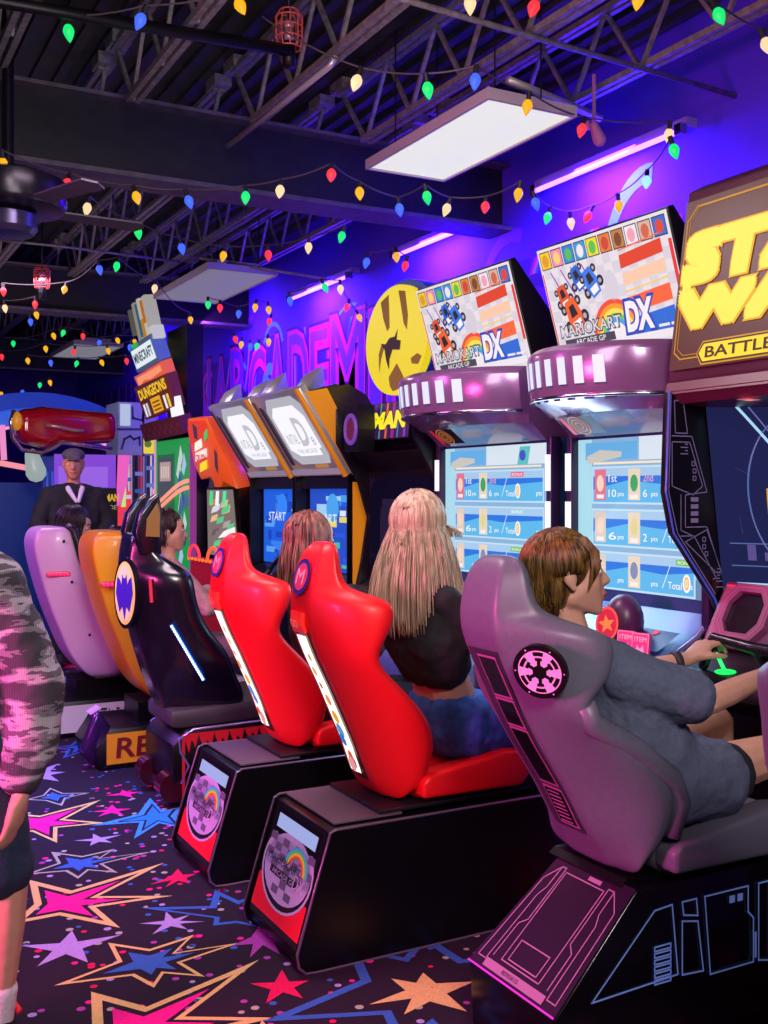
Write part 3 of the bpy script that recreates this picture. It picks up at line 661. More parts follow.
def grey_base(yc, label):
    r = thing('racing_pod', label, 'arcade seat', (1.9, yc, 0), 'grey seats on dark line-decorated bases'); h = .19
    BP = mat('base_gloss', '#0a0810', .22, nz=.1)
    m = M()
    ring = lambda x, z, w: (x, z, w)
    pr = [(1.6, 0), (2.34, 0), (2.34, .49), (1.845, .49), (1.585, .215), (1.6, .0)]
    pq = [(1.6, 0), (1.59, .215), (1.85, .485), (2.34, .485), (2.34, 0)]; m = M(); m.loft([[(x, yc - h, z) for x, z in pq], [(x, yc + (.115 if z > .3 else h), z) for x, z in pq]]); m.build('body', BP, r, bevel=.006)
    up = V((.26, 0, .27)); P_ = Panel((1.588, yc, .215), (0, -1, 0), up); H = up.length
    m = M(); pnl = mat('front_plate', '#22102a', .3); m.prism([P_.p(a, b, .001) for a, b in ((-h, 0), (h, 0), (h, H), (-.115, H))], P_.n * .004, pnl)
    m.build('front_plate', None, r)
    l = mat('line_pink', '#9a6894', .4, emit=.15); m = M(); w = .0035; d = .0065
    k = h - .018; tp = lambda a, b: (a + (.075 if a < 0 else .04 * (1 - a / h)) * (b / H) * (1 if a > 0 else -a / h), b)
    LN = lambda q, c=False: m.line(P_, [tp(*v) for v in q], w, l, d, c)
    LN([(-k, .03), (-k, H - .08), (-k + .05, H - .03), (-k + .05, H - .1), (-k + .035, H - .13), (-k + .035, .03)], True)
    LN([(k, .03), (k, H - .08), (k - .05, H - .03), (k - .05, H - .1), (k - .035, H - .13), (k - .035, .03)], True)
    LN([(-.12, H - .03), (-.095, H - .03), (-.095, H - .2), (-.12, H - .22), (-.12, .05)]); LN([(.12, H - .03), (.095, H - .03), (.095, H - .2), (.12, H - .22), (.12, .05)])
    LN([(-.082, H - .04), (.082, H - .04), (.082, .05), (-.082, .05)], True); LN([(-.06, .06), (.06, .06), (.06, .12), (-.06, .12)], True)
    m.rect(P_, -.13, .012, .13, .036, l, d); m.rect(P_, .03, H - .032, .08, H - .02, l, d); m.text(P_, '8090410', -.05, .018, .07, .012, pnl, d + .001)
    m.rect(P_, -h, .0, h, .005, mat('line_magenta', '#ff30e0', .4, emit=.9), d)
    m.build('front_lines', None, r)
    for s in (-1, 1):
        S = Panel((1.6, yc - h - .001, 0), (1, 0, 0), (0, 0, 1)) if s == -1 else Panel((2.34, yc + h + .001, 0), (-1, 0, 0), (0, 0, 1))
        f = (lambda x: x - 1.6) if s == -1 else (lambda x: 2.34 - x)
        ll = mat('line_blue', '#7088d0', .4, emit=.26); m = M(); w = .0045; d = .0035
        def LP(q, c=True): m.line(S, [(f(x), z) for x, z in q], w, ll, d, c)
        LP([(1.70, .235), (1.905, .425), (1.965, .43), (1.985, .245)]); LP([(2.0, .43), (2.05, .43), (2.055, .385), (2.005, .395)]); LP([(2.0, .38), (2.055, .37), (2.075, .235), (2.0, .24)])
        LP([(2.08, .43), (2.24, .43), (2.24, .36), (2.26, .34), (2.26, .22), (2.1, .22)]); LP([(2.28, .43), (2.33, .43), (2.33, .21), (2.28, .22)])
        for i in range(6): LP([(1.905, .235 + i * .017), (1.96, .235 + i * .017), (1.96, .246 + i * .017), (1.905, .246 + i * .017)])
        for i in range(2): m.poly(S, [(f(2.17 + i * .03), .395), (f(2.19 + i * .03), .395), (f(2.19 + i * .03), .415), (f(2.17 + i * .03), .415)][::(1 if s == -1 else -1)], ll, d)
        m.poly(S, [(f(2.264), .23), (f(2.272), .23), (f(2.272), .3), (f(2.264), .3)][::(1 if s == -1 else -1)], ll, d)
        m.build('side_lines', None, r)
    m = M(); m.xz([(1.83, .485), (2.34, .485), (2.34, .5), (1.85, .5)], yc - .15, yc + .15); m.build('seat_rail', DKM, r)
    grey_seat(yc, r)
grey_base(2.257, 'grey racing seat with round spoked emblem on a dark base with pink and blue lines')
grey_base(1.245, 'grey racing seat cut off by the right edge, only its back corner in view')

# ------------------------------------------------------------------ kart racing cabinets
MAUVE = mat('mauve_gloss', '#82608e', .22, .35, coat=.4)
MAUVED = mat('mauve_dark', '#6a4674', .28, .35, coat=.3)
WG = glow('#f4f2f4', .8)
def rainbow(m, P_, a, b, r, w, d, t0=0, t1=PI, em=.95, ky=1.0):
    for i, c in enumerate(('#e8503c', '#f09a30', '#f6dc50', '#70c860', '#4aa0e0')):
        m.ring(P_, a, b, r - (i + 1) * w, r - i * w, glow(c, em), d + i * .0001, 24, t0, t1, ky=ky)
def kart_print(m, P_, a, b, s, body, d, rot=0.0):
    c, sn = math.cos(rot), math.sin(rot)
    T = lambda q: [(a + (x * c - y * sn) * s, b + (x * sn + y * c) * s) for x, y in q]
    blk = glow('#2c2c34', .8); bg = glow(body, .95)
    for x, y, r in ((-.5, -.1, .22), (.5, -.1, .22), (-.45, .5, .17), (.45, .5, .17)):
        p = T([(x, y)])[0]; m.disc(P_, p[0], p[1], r * s, blk, d, 14); m.disc(P_, p[0], p[1], r * s * .45, glow('#b0b0b8', .9), d + .0002, 10)
    m.poly(P_, T([(-.3, -.45), (.3, -.45), (.42, .1), (.28, .7), (-.28, .7), (-.42, .1)]), bg, d + .0003)
    m.poly(P_, T([(-.22, -.35), (.22, -.35), (.26, -.05), (-.26, -.05)]), glow('#f4f0f0', .95), d + .0005)
    m.poly(P_, T([(-.2, .1), (.2, .1), (.14, .5), (-.14, .5)]), blk, d + .0005)
def kart_cab(yc, label, HW=.45, hm=.39, my=0):
    r = thing('racing_cabinet', label, 'arcade machine', (2.9, yc, 0), 'kart racing cabinets')
    # marquee
    up = V((-.13, 0, .44)); P_ = Panel((2.76, yc + hm + my, 2.05), (0, -1, 0), up); H = up.length; W = 2 * hm
    m = M(); m.xz([(2.765, 2.04), (2.632, 2.5), (2.66, 2.51), (3.02, 2.1), (3.02, 2.04)], yc + my - hm, yc + my + hm); mq = m.build('marquee', BLK, r, bevel=.004)
    P_.a = P_.a * (W / .82); W = .82
    m = M(); m.rect(P_, 0, 0, W, H, glow('#eeeef2', .78), .006)
    g1, g2 = glow('#d4d4dc', .9), glow('#b4b8c6', .9)
    for i in range(16):
        for j in range(8):
            if (i + j) % 2: m.rect(P_, .02 + i * .049, .02 + j * .045, .02 + i * .049 + .049, .065 + j * .045, g1, .0064)
    cards = ['#f0c828', '#f088b0', '#2a86d8', '#3a9ad8', '#e8d828', '#d8803c', '#b88048', '#e8e0e8', '#d0b0a0', '#2a70c8']
    blobs = ['#d89a28', '#f4d070', '#58b858', '#e8e4e4', '#58c050', '#c84838', '#7a4a2a', '#e8a0b0', '#c86848', '#d84838']
    for i, (c, bl) in enumerate(zip(cards, blobs)):
        a = .012 + i * .08
        m.rect(P_, a, H - .085, a + .073, H - .012, glow('#30303c', .8), .007); m.rect(P_, a + .004, H - .081, a + .069, H - .016, glow(c, .95), .0074)
        m.disc(P_, a + .036, H - .05, .022, glow(bl, .95), .0078, 12, ry=.026)
    m.rect(P_, W - .022, .12, W - .004, H - .1, glow('#e03a34', .95), .007); m.rect(P_, .004, .02, .012, H - .1, glow('#d84a3c', .95), .007)
    for i in range(4):      # slanting streaks and rows of karts
        m.poly(P_, [(.06 + i * .07, .36), (.068 + i * .07, .36), (.13 + i * .07, .25), (.12 + i * .07, .25)], glow('#9a5ac0', .9), .0076)
    kart_print(m, P_, .12, .24, .085, '#d8562c', .008, .25); kart_print(m, P_, .24, .30, .085, '#2a66c8', .009, .35); kart_print(m, P_, .17, .155, .12, '#e8642c', .010, .3); kart_print(m, P_, .325, .27, .10, '#3a7ae0', .011, .4)
    # plain colour shapes where the portrait artwork sits
    R1, R2, B1, Y1, C1 = glow('#d8482c', .95), glow('#f0683c', .95), glow('#2a6cd0', .95), glow('#f4c840', .95), glow('#f0c8a8', .95)
    for q, (c, b0, b1) in enumerate(((B1, .02, .13), (R2, .13, .21), (Y1, .21, .235), (C1, .235, .30), (R1, .30, .37), (R2, .37, .385))):
        m.poly(P_, [(.50 + b0 * .05, b0), (.765, b0 + .02), (.765, b1 + .0), (.50 + b1 * .05, b1 - .02)], c, .0118 + q * .0003)
    m.disc(P_, .44, .25, .04, glow('#dcdce6', .8), .0138, 20, ry=.06)
    rainbow(m, P_, .42, .05, .15, .018, .0138, .15, PI * .95, ky=1.0); m.disc(P_, .42, .05, .06, glow('#f8f8fa', .8), .0145, 24)
    m.rect(P_, .04, .02, W - .02, .05, glow('#f6f6f8', .8), .0146)
    dk = glow('#50505e', .7)
    m.text(P_, 'MARIOKART', .046, .086, .41, .056, dk, .015, .1, bold=.06); m.text(P_, 'MARIOKART', .052, .092, .398, .044, glow('#e4e4ec', .8), .0156, .1, bold=.01)
    m.rect(P_, .07, .046, .4, .079, dk, .0152); m.text(P_, 'ARCADE GP', .14, .052, .2, .021, glow('#f0f0f4', .95), .0158)
    m.text(P_, 'DX', .465, .05, .19, .14, glow('#2a50c0', .8), .0160, .15, bold=.1); m.text(P_, 'DX', .48, .062, .16, .116, glow('#f6f6fa', .85), .0166, .15, bold=.05)
    for i in range(2): m.rect(P_, .66 + i * .07, .06, .72 + i * .07, .07, glow('#e8e4e4', .95), .013)
    m.build('marquee_print', None, mq)
    # bowed canopy
    rings = []; N = 24; hw = HW - .035
    def xf(s): return 2.63 - .26 * (1 - s * s) ** .75
    for i in range(N + 1):
        s = -1 + 2 * i / N; y = yc + s * hw; x = xf(s)
        rings.append([(p, y, z) for p, z in ((x + .03, 2.035), (x + .004, 2.015), (x, 2.0), (x + .012, 1.868), (x + .03, 1.84), (x + .055, 1.832), (x + (2.76 - x) * .42, 1.795), (x + (2.76 - x) * .5, 1.80), (x + (2.76 - x) * .8, 1.765), (2.775, 1.725), (2.95, 1.725), (2.95, 2.035))])
    m = M(); m.loft(rings); cn = m.build('canopy', MAUVE, r, auto=.5)
    m = M(); sl = glow('#dfeaff', .9); sd = mat('slot_shade', '#5a5c86', .3, .5)
    for i in range(9):
        s0 = .95 - i * .185; s1 = s0 - .095
        f = lambda s, z, d: (xf(s) + (2.0 - z) / .115 * .012 - d, yc + s * hw, z)
        m.add([f(s0, 1.985, .004), f(s1, 1.985, .004), f(s1, 1.888, .004), f(s0, 1.888, .004)], [(0, 1, 2, 3)], sl)
        m.add([f(s0, 1.888, .004), f(s1, 1.888, .004), (xf(s1 - .05) + .032, yc + (s1 - .05) * hw, 1.832), (xf(s0 - .05) + .032, yc + (s0 - .05) * hw, 1.832)], [(0, 1, 2, 3)], sd)
    m.build('light_slots', None, cn)
    m = M(); m.tube([(xf(s / 12) + .02, yc + s / 12 * hw, 1.846) for s in range(-12, 13)], .008, 6, CHROME); m.build('canopy_trim', None, cn, smooth=True)
    q = Panel((2.6, yc + .08, 1.778), (0, -1, 0), V((-.45, 0, .35))); m = M(); m.rect(q, -.07, -.05, .12, .05, mat('sticker_black', '#14101a', .4), .03)
    for i in range(3): m.ring(q, .01, 0, .014 + i * .016, .021 + i * .016, glow('#e08a4a', .5), .031, 16)
    m.rect(q, -.07, -.05, -.045, .05, glow('#e02030', .6), .031); m.build('underside_speaker', None, cn)
    # screen
    m = M(); m.box(2.815, yc - HW + .02, 1.06, 2.9, yc + HW - .02, 1.73); m.build('screen_bezel', mat('bezel_blue', '#31507a', .3), r, bevel=.006)
    P_ = Panel((2.812, yc + HW - .035, 1.11), (0, -1, 0), (0, 0, 1)); W, H = 2 * HW - .07, .605
    m = M(); G = lambda c, e=.9: glow(c, e)
    m.rect(P_, 0, 0, W, H, G('#86b8dc'), .001); m.rect(P_, 0, 0, W, .07, G('#3f86c8'), .0012); m.rect(P_, 0, 0, .09, H, G('#a8e0ee'), .0013); m.poly(P_, [(W - .06, 0), (W, 0), (W, H), (W - .04, H)], G('#6f94b8', .8), .0013)
    m.rect(P_, .37, H - .09, W - .02, H, G('#d8ecf4'), .0014); m.rect(P_, .05, H - .085, .36, H - .015, G('#62b4e8'), .0014)
    m.poly(P_, [(.06, H - .1), (.06, H - .07), (.14, H - .045), (.27, H - .055), (.27, H - .075), (.13, H - .095)], G('#c8ccc0'), .0018); m.rect(P_, .1, H - .104, W - .08, H - .095, G('#f4ecc8'), .0018)
    m.poly(P_, [(.62, H - .09), (.64, H - .01), (.72, H - .01), (.7, H - .09)], G('#58c8c0'), .0019); m.disc(P_, .66, H - .05, .025, G('#4058c8'), .002, 10)
    for i, (t1, n1, n2) in enumerate((('1st', '10', '6'), ('', '6', '2'), ('', '', ''))):
        b0 = H - .255 - i * .17; b1 = b0 + .135
        m.rect(P_, .092, b0 - .008, W - .062, b1 + .008, G('#bfe4f4'), .0016); m.rect(P_, .1, b0, W - .07, b1, G('#58bcec'), .002)
        m.poly(P_, [(.1, b0 + .05), (.3, b0 + .085), (.5, b0 + .07), (W - .07, b0 + .085), (W - .07, b1 - .03), (.1, b1 - .03)], G('#1f7ae0'), .0022); m.rect(P_, .1, b1 - .032, W - .07, b1, G('#a4d0ec'), .0023)
        for a, c, c2 in ((.11, ('#e07890', '#d8d0c0', '#d8d4c4')[i], '#f0d8c0'), (.31, '#e4dcc0', ('#3aa860', '#e0d890', '#8090b8')[i])):
            m.rect(P_, a, b0 + .008, a + .068, b1 - .004, G(c), .0026); m.disc(P_, a + .034, b0 + .075, .022, G(c2), .003, 12, ry=.034); m.rect(P_, a + .012, b0 + .014, a + .056, b0 + .03, G('#f6f2e8'), .003)
        wh = G('#f4f8fc', .98)
        if t1: m.text(P_, '1st', .195, b0 + .08, .05, .03, wh, .0032); m.text(P_, '2nd', .395, b0 + .08, .055, .03, G('#f0b0b8'), .0032)
        if n1: m.text(P_, n1, .195, b0 + .02, .045, .03, wh, .0032); m.text(P_, n2, .395, b0 + .02, .022, .03, wh, .0032)
        m.text(P_, 'pts', .25, b0 + .018, .035, .02, wh, .0032); m.text(P_, 'pts', .44, b0 + .018, .035, .02, wh, .0032); m.text(P_, 'Total', .53, b0 + .02, .07, .026, wh, .0032)
        m.disc(P_, .625, b0 + .045, .02, wh, .0032, 16, ry=.034); m.disc(P_, .625, b0 + .045, .013, G('#f0c860'), .0036, 16, ry=.026); m.text(P_, '0', .619, b0 + .03, .012, .03, wh, .004)
        m.text(P_, 'pts', W - .115, b0 + .018, .04, .024, wh, .0032)
        m.line(P_, [(.5, b0 + .02), (.54, b1 - .03)], .003, wh, .0032); m.rect(P_, .57, b1 - .026, .67, b1 - .004, G('#e86a8a' if i < 1 else '#a8d8e8' if i < 2 else '#78c850'), .003)
        m.text(P_, 'BONUS', .58, b1 - .021, .08, .012, wh, .0034)
    m.build('screen', None, r)
    for s in (-1, 1):
        m = M(); m.box(2.775, yc + s * (HW - .019) - .019, .95, 2.83, yc + s * (HW - .019) + .019, 1.74); c_ = m.build('light_column', mat('column_violet', '#2a1c40', .3), r, bevel=.008)
        m = M()
        for z0, z1 in ((1.31, 1.46), (1.505, 1.66)): m.box(2.767, yc + s * (HW - .019) - .014, z0, 2.779, yc + s * (HW - .019) + .014, z1)
        m.build('light_bar', glow('#f6ecff', 1.15), c_)
    # body, console
    m = M(); m.xz([(2.9, 0), (3.36, 0), (3.36, 2.03), (2.9, 2.03)], yc - HW, yc + HW); m.build('cabinet_body', BLKM, r, bevel=.01)
    CON = mat('console_blue_lit', '#6c9ad4', .25, coat=.4)  # blue light on the plastic is put into its colour
    m = M(); m.xz([(2.5, 0), (2.9, 0), (2.9, 1.08), (2.83, 1.075), (2.74, .98), (2.46, .84), (2.4, .78), (2.42, .6), (2.5, .5)], yc - HW + .04, yc + HW - .03); m.build('console', CON, r, bevel=.02, seg=3)
    m = M(); m.xz([(2.52, 0), (2.9, 0), (2.9, 1.0), (2.76, .93), (2.5, .8)], yc - HW + .02, yc - HW + .039); e = m.build('console_side', BLKM, r)
    m = M(); pts = [(2.84, 1.08), (2.75, .985), (2.47, .845), (2.41, .78), (2.43, .6)]; m.tube([(x, yc - HW + .03, z) for x, z in pts], .011, 8, mat('trim_lilac', '#b8a8e0', .2, .7)); m.build('console_trim', None, r, smooth=True)
    m = M(); S = Panel((2.5, yc + .25, .9), (0, -1, 0), V((.28, 0, .15)))
    m.disc(S, .15, .1, .13, CON, .03); m.poly(S, [(.05, .03), (.45, .03), (.5, .2), (.15, .22)], mat('console_mauve', '#9a8ad0', .3), .012); m.poly(S, [(.4, .08), (.62, .08), (.62, .2), (.45, .2)], mat('console_dark', '#28407a', .3), .013); m.disc(S, .52, .18, .014, glow('#f03060', .9), .016)
    m.build('console_print', None, r)
    # wheel
    wc = V((2.36, yc, .965)); ax = V((-.85, 0, .5)).normalized(); a = V((0, 1, 0)); b = ax.cross(a)
    m = M(); m.tube([wc + a * .15 * math.cos(t * PI / 16) + b * .15 * math.sin(t * PI / 16) for t in range(32)], .017, 8, closed=True); wl = m.build('steering_wheel', mat('wheel_grey', '#2a2430', .4), r, smooth=True)
    m = M(); m.hull([(wc, .05), (wc - ax * .16, .06)]); 
    for t in (0, PI, -PI / 2): m.bar(wc, wc + a * .14 * math.cos(t) + b * .14 * math.sin(t), .04, .02)
    m.build('wheel_hub', mat('wheel_red', '#b8202c', .35), wl)
    P_ = Panel(wc + ax * .052, (0, -1, 0), -b if (-b).z > 0 else b); m = M(); m.disc(P_, 0, 0, .04, glow('#f4e8d8', .6)); m.text(P_, 'M', -.025, -.02, .05, .04, glow('#e02030', .7), .002); m.build('wheel_badge', None, wl)
    # round item button pod and prompt cards at the near side
    pc = V((2.55, yc - .16, 1.03)); m = M(); m.ell(pc + V((.05, 0, 0)), (.07, .075, .10), m=mat('pod_plum', '#4a2450', .35)); m.build('button_pod', None, r, smooth=True)
    P_ = Panel(pc + V((-.055, -.03, .0)), V((.35, -1, 0)), V((.1, 0, 1))); m = M(); m.disc(P_, 0, 0, .046, glow('#ff5a40', .8), .0, 24, ry=.062); m.disc(P_, 0, 0, .038, glow('#d01828', .9), .001, 24, ry=.053); m.star(P_, 0, 0, .034, .015, m=glow('#ff8030', 1.0), d=.002, rot=PI / 2 + .2); m.build('star_button', None, r)
    for i in range(2):
        o = V((2.48, yc - .30 - i * .075, .935)); P_ = Panel(o, V((.25, -1, 0)), V((.1, 0, 1))); m = M(); m.prism([P_.p(*q) for q in ((-.033, 0, 0), (.033, 0, 0), (.033, .085, 0), (-.033, .085, 0))], P_.n * -.012, mat('card_pink', '#c83a7a', .35, emit=.25)); m.bar(o + V((.01, 0, .01)), o + V((.02, 0, -.09)), .012, .012, mat('card_pink', '#c83a7a', .35, emit=.25))
        m.line(P_, [(-.032, .003), (.032, .003), (.032, .082), (-.032, .082)], .004, glow('#ff80b0', .9), .002, True); m.text(P_, 'ITEM', -.024, .055, .048, .016, glow('#ffc0d0', .9), .002); m.poly(P_, [(-.02, .01), (.02, .01), (.012, .045), (0, .03), (-.012, .045)], glow('#f0a0d0', .8), .002)
        m.build('prompt_card', None, r)
    return r
kart_cab(4.11, 'kart racing cabinet right of the round yellow emblem sign, white marquee over a mauve canopy', .475, .395, .02)
kart_cab(3.135, 'kart racing cabinet beside the yellow lettered cabinet, white marquee over a mauve canopy', .4, .375, .025)

# ------------------------------------------------------------------ space battle pod cabinet
def battle_cab():
    yc, h = 2.255, .465
    r = thing('battle_cabinet', 'large dark space battle cabinet with glowing yellow lettering at the right edge', 'arcade machine', (2.8, yc, 0))
    BR = mat('marquee_brown', '#4c2438', .35, .3); GO = glow('#c89018', .85); Y = glow('#ffe04a', 1.05); YD = glow('#e8a808', .95); BG = mat('marquee_back', '#3c221c', .4, emit=.3, ecol='#5c3614')
    up = V((.09, 0, .64)); P_ = Panel((2.565, yc + h, 1.88), (0, -1, 0), up); H = up.length; W = 2 * h
    m = M(); m.xz([(2.57, 1.87), (2.66, 2.53), (2.72, 2.56), (3.2, 2.56), (3.2, 1.78), (2.84, 1.78), (2.62, 1.80)], yc - h, yc + h); mq = m.build('marquee_housing', BR, r, bevel=.012, seg=3)
    m = M(); m.rect(P_, .012, .03, W - .012, H - .03, BG, .004)
    for k, w in ((.03, .005), (.042, .0025)):
        m.line(P_, [(k, .06 + k), (k, H - .1), (k + .04, H - .045 - k * .3), (W - k - .04, H - .045 - k * .3), (W - k, H - .1), (k and W - k, .06 + k), (W - k - .03, .035 + k), (k + .03, .035 + k)], w, GO, .006, True)
    m.fat(P_, 'STAR', .045, .335, .76, .145, YD, .007, .12, .025, 16); m.fat(P_, 'STAR', .045, .335, .76, .145, Y, .0085, .12, .019, 16)
    m.fat(P_, 'WARS', .042, .18, .79, .105, YD, .007, .02, .024, 16); m.fat(P_, 'WARS', .042, .18, .79, .105, Y, .0085, .02, .018, 16)
    for x0, x1, z0, z1 in ((.04, .08, .302, .325),): m.rect(P_, x0, z0, x1, z1, Y, .009)
    m.poly(P_, [(.135, .075), (.16, .035), (.68, .035), (.705, .075), (.68, .115), (.16, .115)], glow('#d09a10', .9), .008); m.poly(P_, [(.14, .075), (.163, .04), (.677, .04), (.7, .075), (.677, .11), (.163, .11)], mat('plaque_dark', '#3a2408', .4), .009); m.poly(P_, [(.148, .075), (.168, .046), (.672, .046), (.692, .075), (.672, .104), (.168, .104)], glow('#f8d820', 1.0), .010)
    m.text(P_, 'BATTLE POD', .178, .056, .47, .038, mat('plaque_ink', '#2a1c04', .5), .012, bold=.02)
    m.build('marquee_print', None, mq)
    # lower lip under the marquee
    q = Panel((2.60, yc + h, 1.825), (0, -1, 0), V((-.25, 0, .12))); m = M(); m.prism([(2.57, yc - h, 1.87), (2.57, yc + h, 1.87), (2.555, yc + h, 1.83), (2.555, yc - h, 1.83)], (.05, 0, 0), mat('lip_maroon', '#5a2038', .35)); m.xz([(2.555, 1.84), (2.6, 1.80), (2.85, 1.79), (2.85, 1.84)], yc - h, yc + h, mat('lip_maroon', '#5a2038', .35)); m.build('canopy_lip', None, r)
    q = Panel((2.61, yc + .14, 1.8), (0, -1, 0), V((-1, 0, .2))); m = M(); q2 = Panel((2.62, yc + .13, 1.797), (0, -1, 0), V((-1, 0, .05))); m.rect(q2, -.05, -.03, .0, .03, glow('#e85a70', .9), .004); m.disc(q2, -.025, 0, .014, glow('#ff9a60', .9), .006, 6); m.build('lip_badge', None, r)
    # side walls
    out = [(2.55, 1.84), (2.535, 1.5), (2.57, 1.36), (2.76, 1.13), (2.8, 1.05), (2.8, 0), (3.2, 0), (3.2, 1.84)]
    for s in (-1, 1):
        y0 = yc + s * h; m = M(); m.xz(out, y0, y0 - s * .03); sp = m.build('side_wall', mat('wall_black', '#0c0a12', .3), r, bevel=.004)
        m = M(); m.tube([(x, y0 - s * .03, z) for x, z in out[:5]], .004, 6, mat('edge_blue', '#3848a8', .3, emit=.4)); m.build('edge_strip', None, sp)
        ln = mat('decal_line', '#7a6a98', .4, emit=.22)
        S = Panel((0, y0 - s * .0315, 0), (1, 0, 0), (0, 0, 1)) if s == 1 else Panel((0, y0 + .0315, 0), (-1, 0, 0), (0, 0, 1)); f = (lambda x: x) if s == 1 else (lambda x: -x)
        m = M(); LPp = lambda q, c=True: m.line(S, [(f(x), z) for x, z in q], .0035, ln, .001, c)
        LPp([(2.57, 1.81), (2.61, 1.81), (2.63, 1.70), (2.575, 1.70)]); LPp([(2.56, 1.67), (2.64, 1.67), (2.70, 1.52), (2.655, 1.49), (2.56, 1.52)])
        LPp([(2.56, 1.69), (2.65, 1.69), (2.72, 1.5), (2.62, 1.49), (2.62, 1.38), (2.72, 1.38), (2.80, 1.19), (2.765, 1.19)], False)
        LPp([(2.60, 1.49), (2.60, 1.37), (2.655, 1.35)], False); LPp([(2.60, 1.35), (2.66, 1.35), (2.765, 1.20)], False); LPp([(2.62, 1.33), (2.72, 1.37), (2.79, 1.22), (2.765, 1.22)]); LPp([(2.765, 1.17), (2.80, 1.17), (2.80, 1.08)], False)
        LPp([(2.555, 1.83), (2.545, 1.5), (2.585, 1.36), (2.76, 1.145)], False)
        for i in range(4): m.poly(S, [(f(x), z) for x, z in ((2.645, 1.395 + i * .024), (2.68, 1.395 + i * .024), (2.68, 1.410 + i * .024), (2.645, 1.410 + i * .024))][::(1 if s == 1 else -1)], ln, .0012)
        for x, z in ((2.655, 1.54), (2.655, 1.565), (2.65, 1.59), (2.70, 1.33), (2.70, 1.305), (2.71, 1.28)): LPp([(x, z), (x + .014, z), (x + .014, z + .014), (x, z + .014)])
        for x, z in ((2.6, 1.63), (2.75, 1.2)):
            for i in range(4): LPp([(x + .02 * (i % 2), z + i * .011), (x + .03, z + i * .011)], False)
        m.build('wall_graphics', None, sp)
    # curved screen
    SB = mat('pod_screen', '#0a0e20', .7, emit=.9, ecol='#16224c', spec=.05); m = M(); N = 16; rows = []
    def sx(y, z): t = (y - yc) / (h - .03); return 2.79 - (z - 1.17) * .13 + .14 * (1 - t * t)
    def SPt(a, b, d=0):      # a 0..1 from the far side, b 0..1 up
        y = yc + (h - .035) * (1 - 2 * a); z = 1.17 + b * .64; return V((sx(y, z) - d, y, z))
    for i in range(N):
        for j in range(8):
            m.add([SPt(i / N, j / 8), SPt((i + 1) / N, j / 8), SPt((i + 1) / N, (j + 1) / 8), SPt(i / N, (j + 1) / 8)], [(0, 1, 2, 3)], SB)
    def sline(pts, w, c, d=.004):
        fine = []
        for p, q in zip(pts, pts[1:]):
            k = max(2, int(math.hypot(q[0] - p[0], q[1] - p[1]) * 20)); fine += [(p[0] + (q[0] - p[0]) * i / k, p[1] + (q[1] - p[1]) * i / k) for i in range(k)]
        fine.append(pts[-1]); m.tube([SPt(a, b, d) for a, b in fine], w, 4, c)
    LB_, CY, YL = glow('#5878b8', .7), glow('#9ad8f0', 1.0), glow('#e0b030', .9)
    sline([(.10, .98), (.24, .72), (.25, .55), (.42, .38), (.6, .3)], .005, CY); sline([(.14, .98), (.3, .66), (.31, .5)], .0025, LB_)
    sline([(.12 + .19 - .19 * math.cos(t / 10), .5 + .42 * math.sin(t / 10)) for t in range(-11, 12)], .003, LB_)
    sline([(.05, .02), (.5, .02), (.95, .02)], .006, CY); sline([(.04, .12), (.95, .12)], .002, LB_); sline([(.04, .24), (.95, .24)], .002, LB_)
    for a0, b0, a1, b1 in ((.19, .34, .33, .53),): sline([(a0, b0), (a1, b0), (a1, b1), (a0, b1), (a0, b0)], .0035, YL, .006)
    def sq(a0, b0, a1, b1, c, d=.005): m.add([SPt(a0, b0, d), SPt(a1, b0, d), SPt(a1, b1, d), SPt(a0, b1, d)], [(0, 1, 2, 3)], c)
    sq(.22, .43, .29, .50, glow('#58b0e8', 1.0), .01); sq(.235, .41, .275, .515, glow('#70c8f0', 1.0), .011); sq(.21, .36, .25, .38, glow('#4a80e0', .9), .01)
    for a, b in ((.22, .62), (.27, .62), (.23, .70), (.28, .70), (.3, .8), (.3, .86), (.3, .92), (.34, .8), (.34, .9), (.1, .15), (.1, .19), (.16, .15), (.5, .5), (.55, .62), (.7, .4), (.75, .7)): sq(a, b, a + .03, b + .045, glow('#34508a', .8), .006)
    for i in range(24):
        a, b = random.uniform(.08, .9), random.uniform(.3, .95); sline([(a, b), (a + random.uniform(-.05, .05), b + random.uniform(-.1, .1))], .0012, glow('#2c3c70', .7))
    for i in range(6): sline([(.5 + i * .07, .05), (.5 + i * .07, .1)], .003, LB_)
    m.build('screen', None, r)
    m = M(); m.xz([(2.97, 1.1), (3.15, 1.1), (3.15, 1.84), (2.97, 1.84)], yc - h + .03, yc + h - .03); m.build('screen_back', BLKM, r)
    # dash
    DM = mat('dash_mauve', '#6a3c5c', .4); DK = mat('dash_dark', '#141018', .35)
    m = M(); m.xz([(2.62, 0), (3.0, 0), (3.0, 1.18), (2.82, 1.18), (2.70, .97), (2.44, .945), (2.42, .88), (2.6, .8)], yc - h + .032, yc + h - .032); m.build('dash_body', DK, r, bevel=.008)
    P_ = Panel((2.70, yc + h - .035, .972), (0, -1, 0), V((.12, 0, .21))); m = M(); Hh = .24
    m.prism([P_.p(a, b, 0) for a, b in ((.01, .0), (.42, .0), (.42, Hh), (.01, Hh))], P_.n * .02, DM); m.build('dash_face', None, r, bevel=.004)
    m = M(); hexa = lambda cx, cy, k: [(cx + k * x, cy + k * y) for x, y in ((-.6, -1), (.6, -1), (1, -.45), (1, .45), (.6, 1), (-.6, 1), (-1, .45), (-1, -.45))]
    ringo = hexa(.15, .125, .105); ringi = hexa(.15, .125, .075)
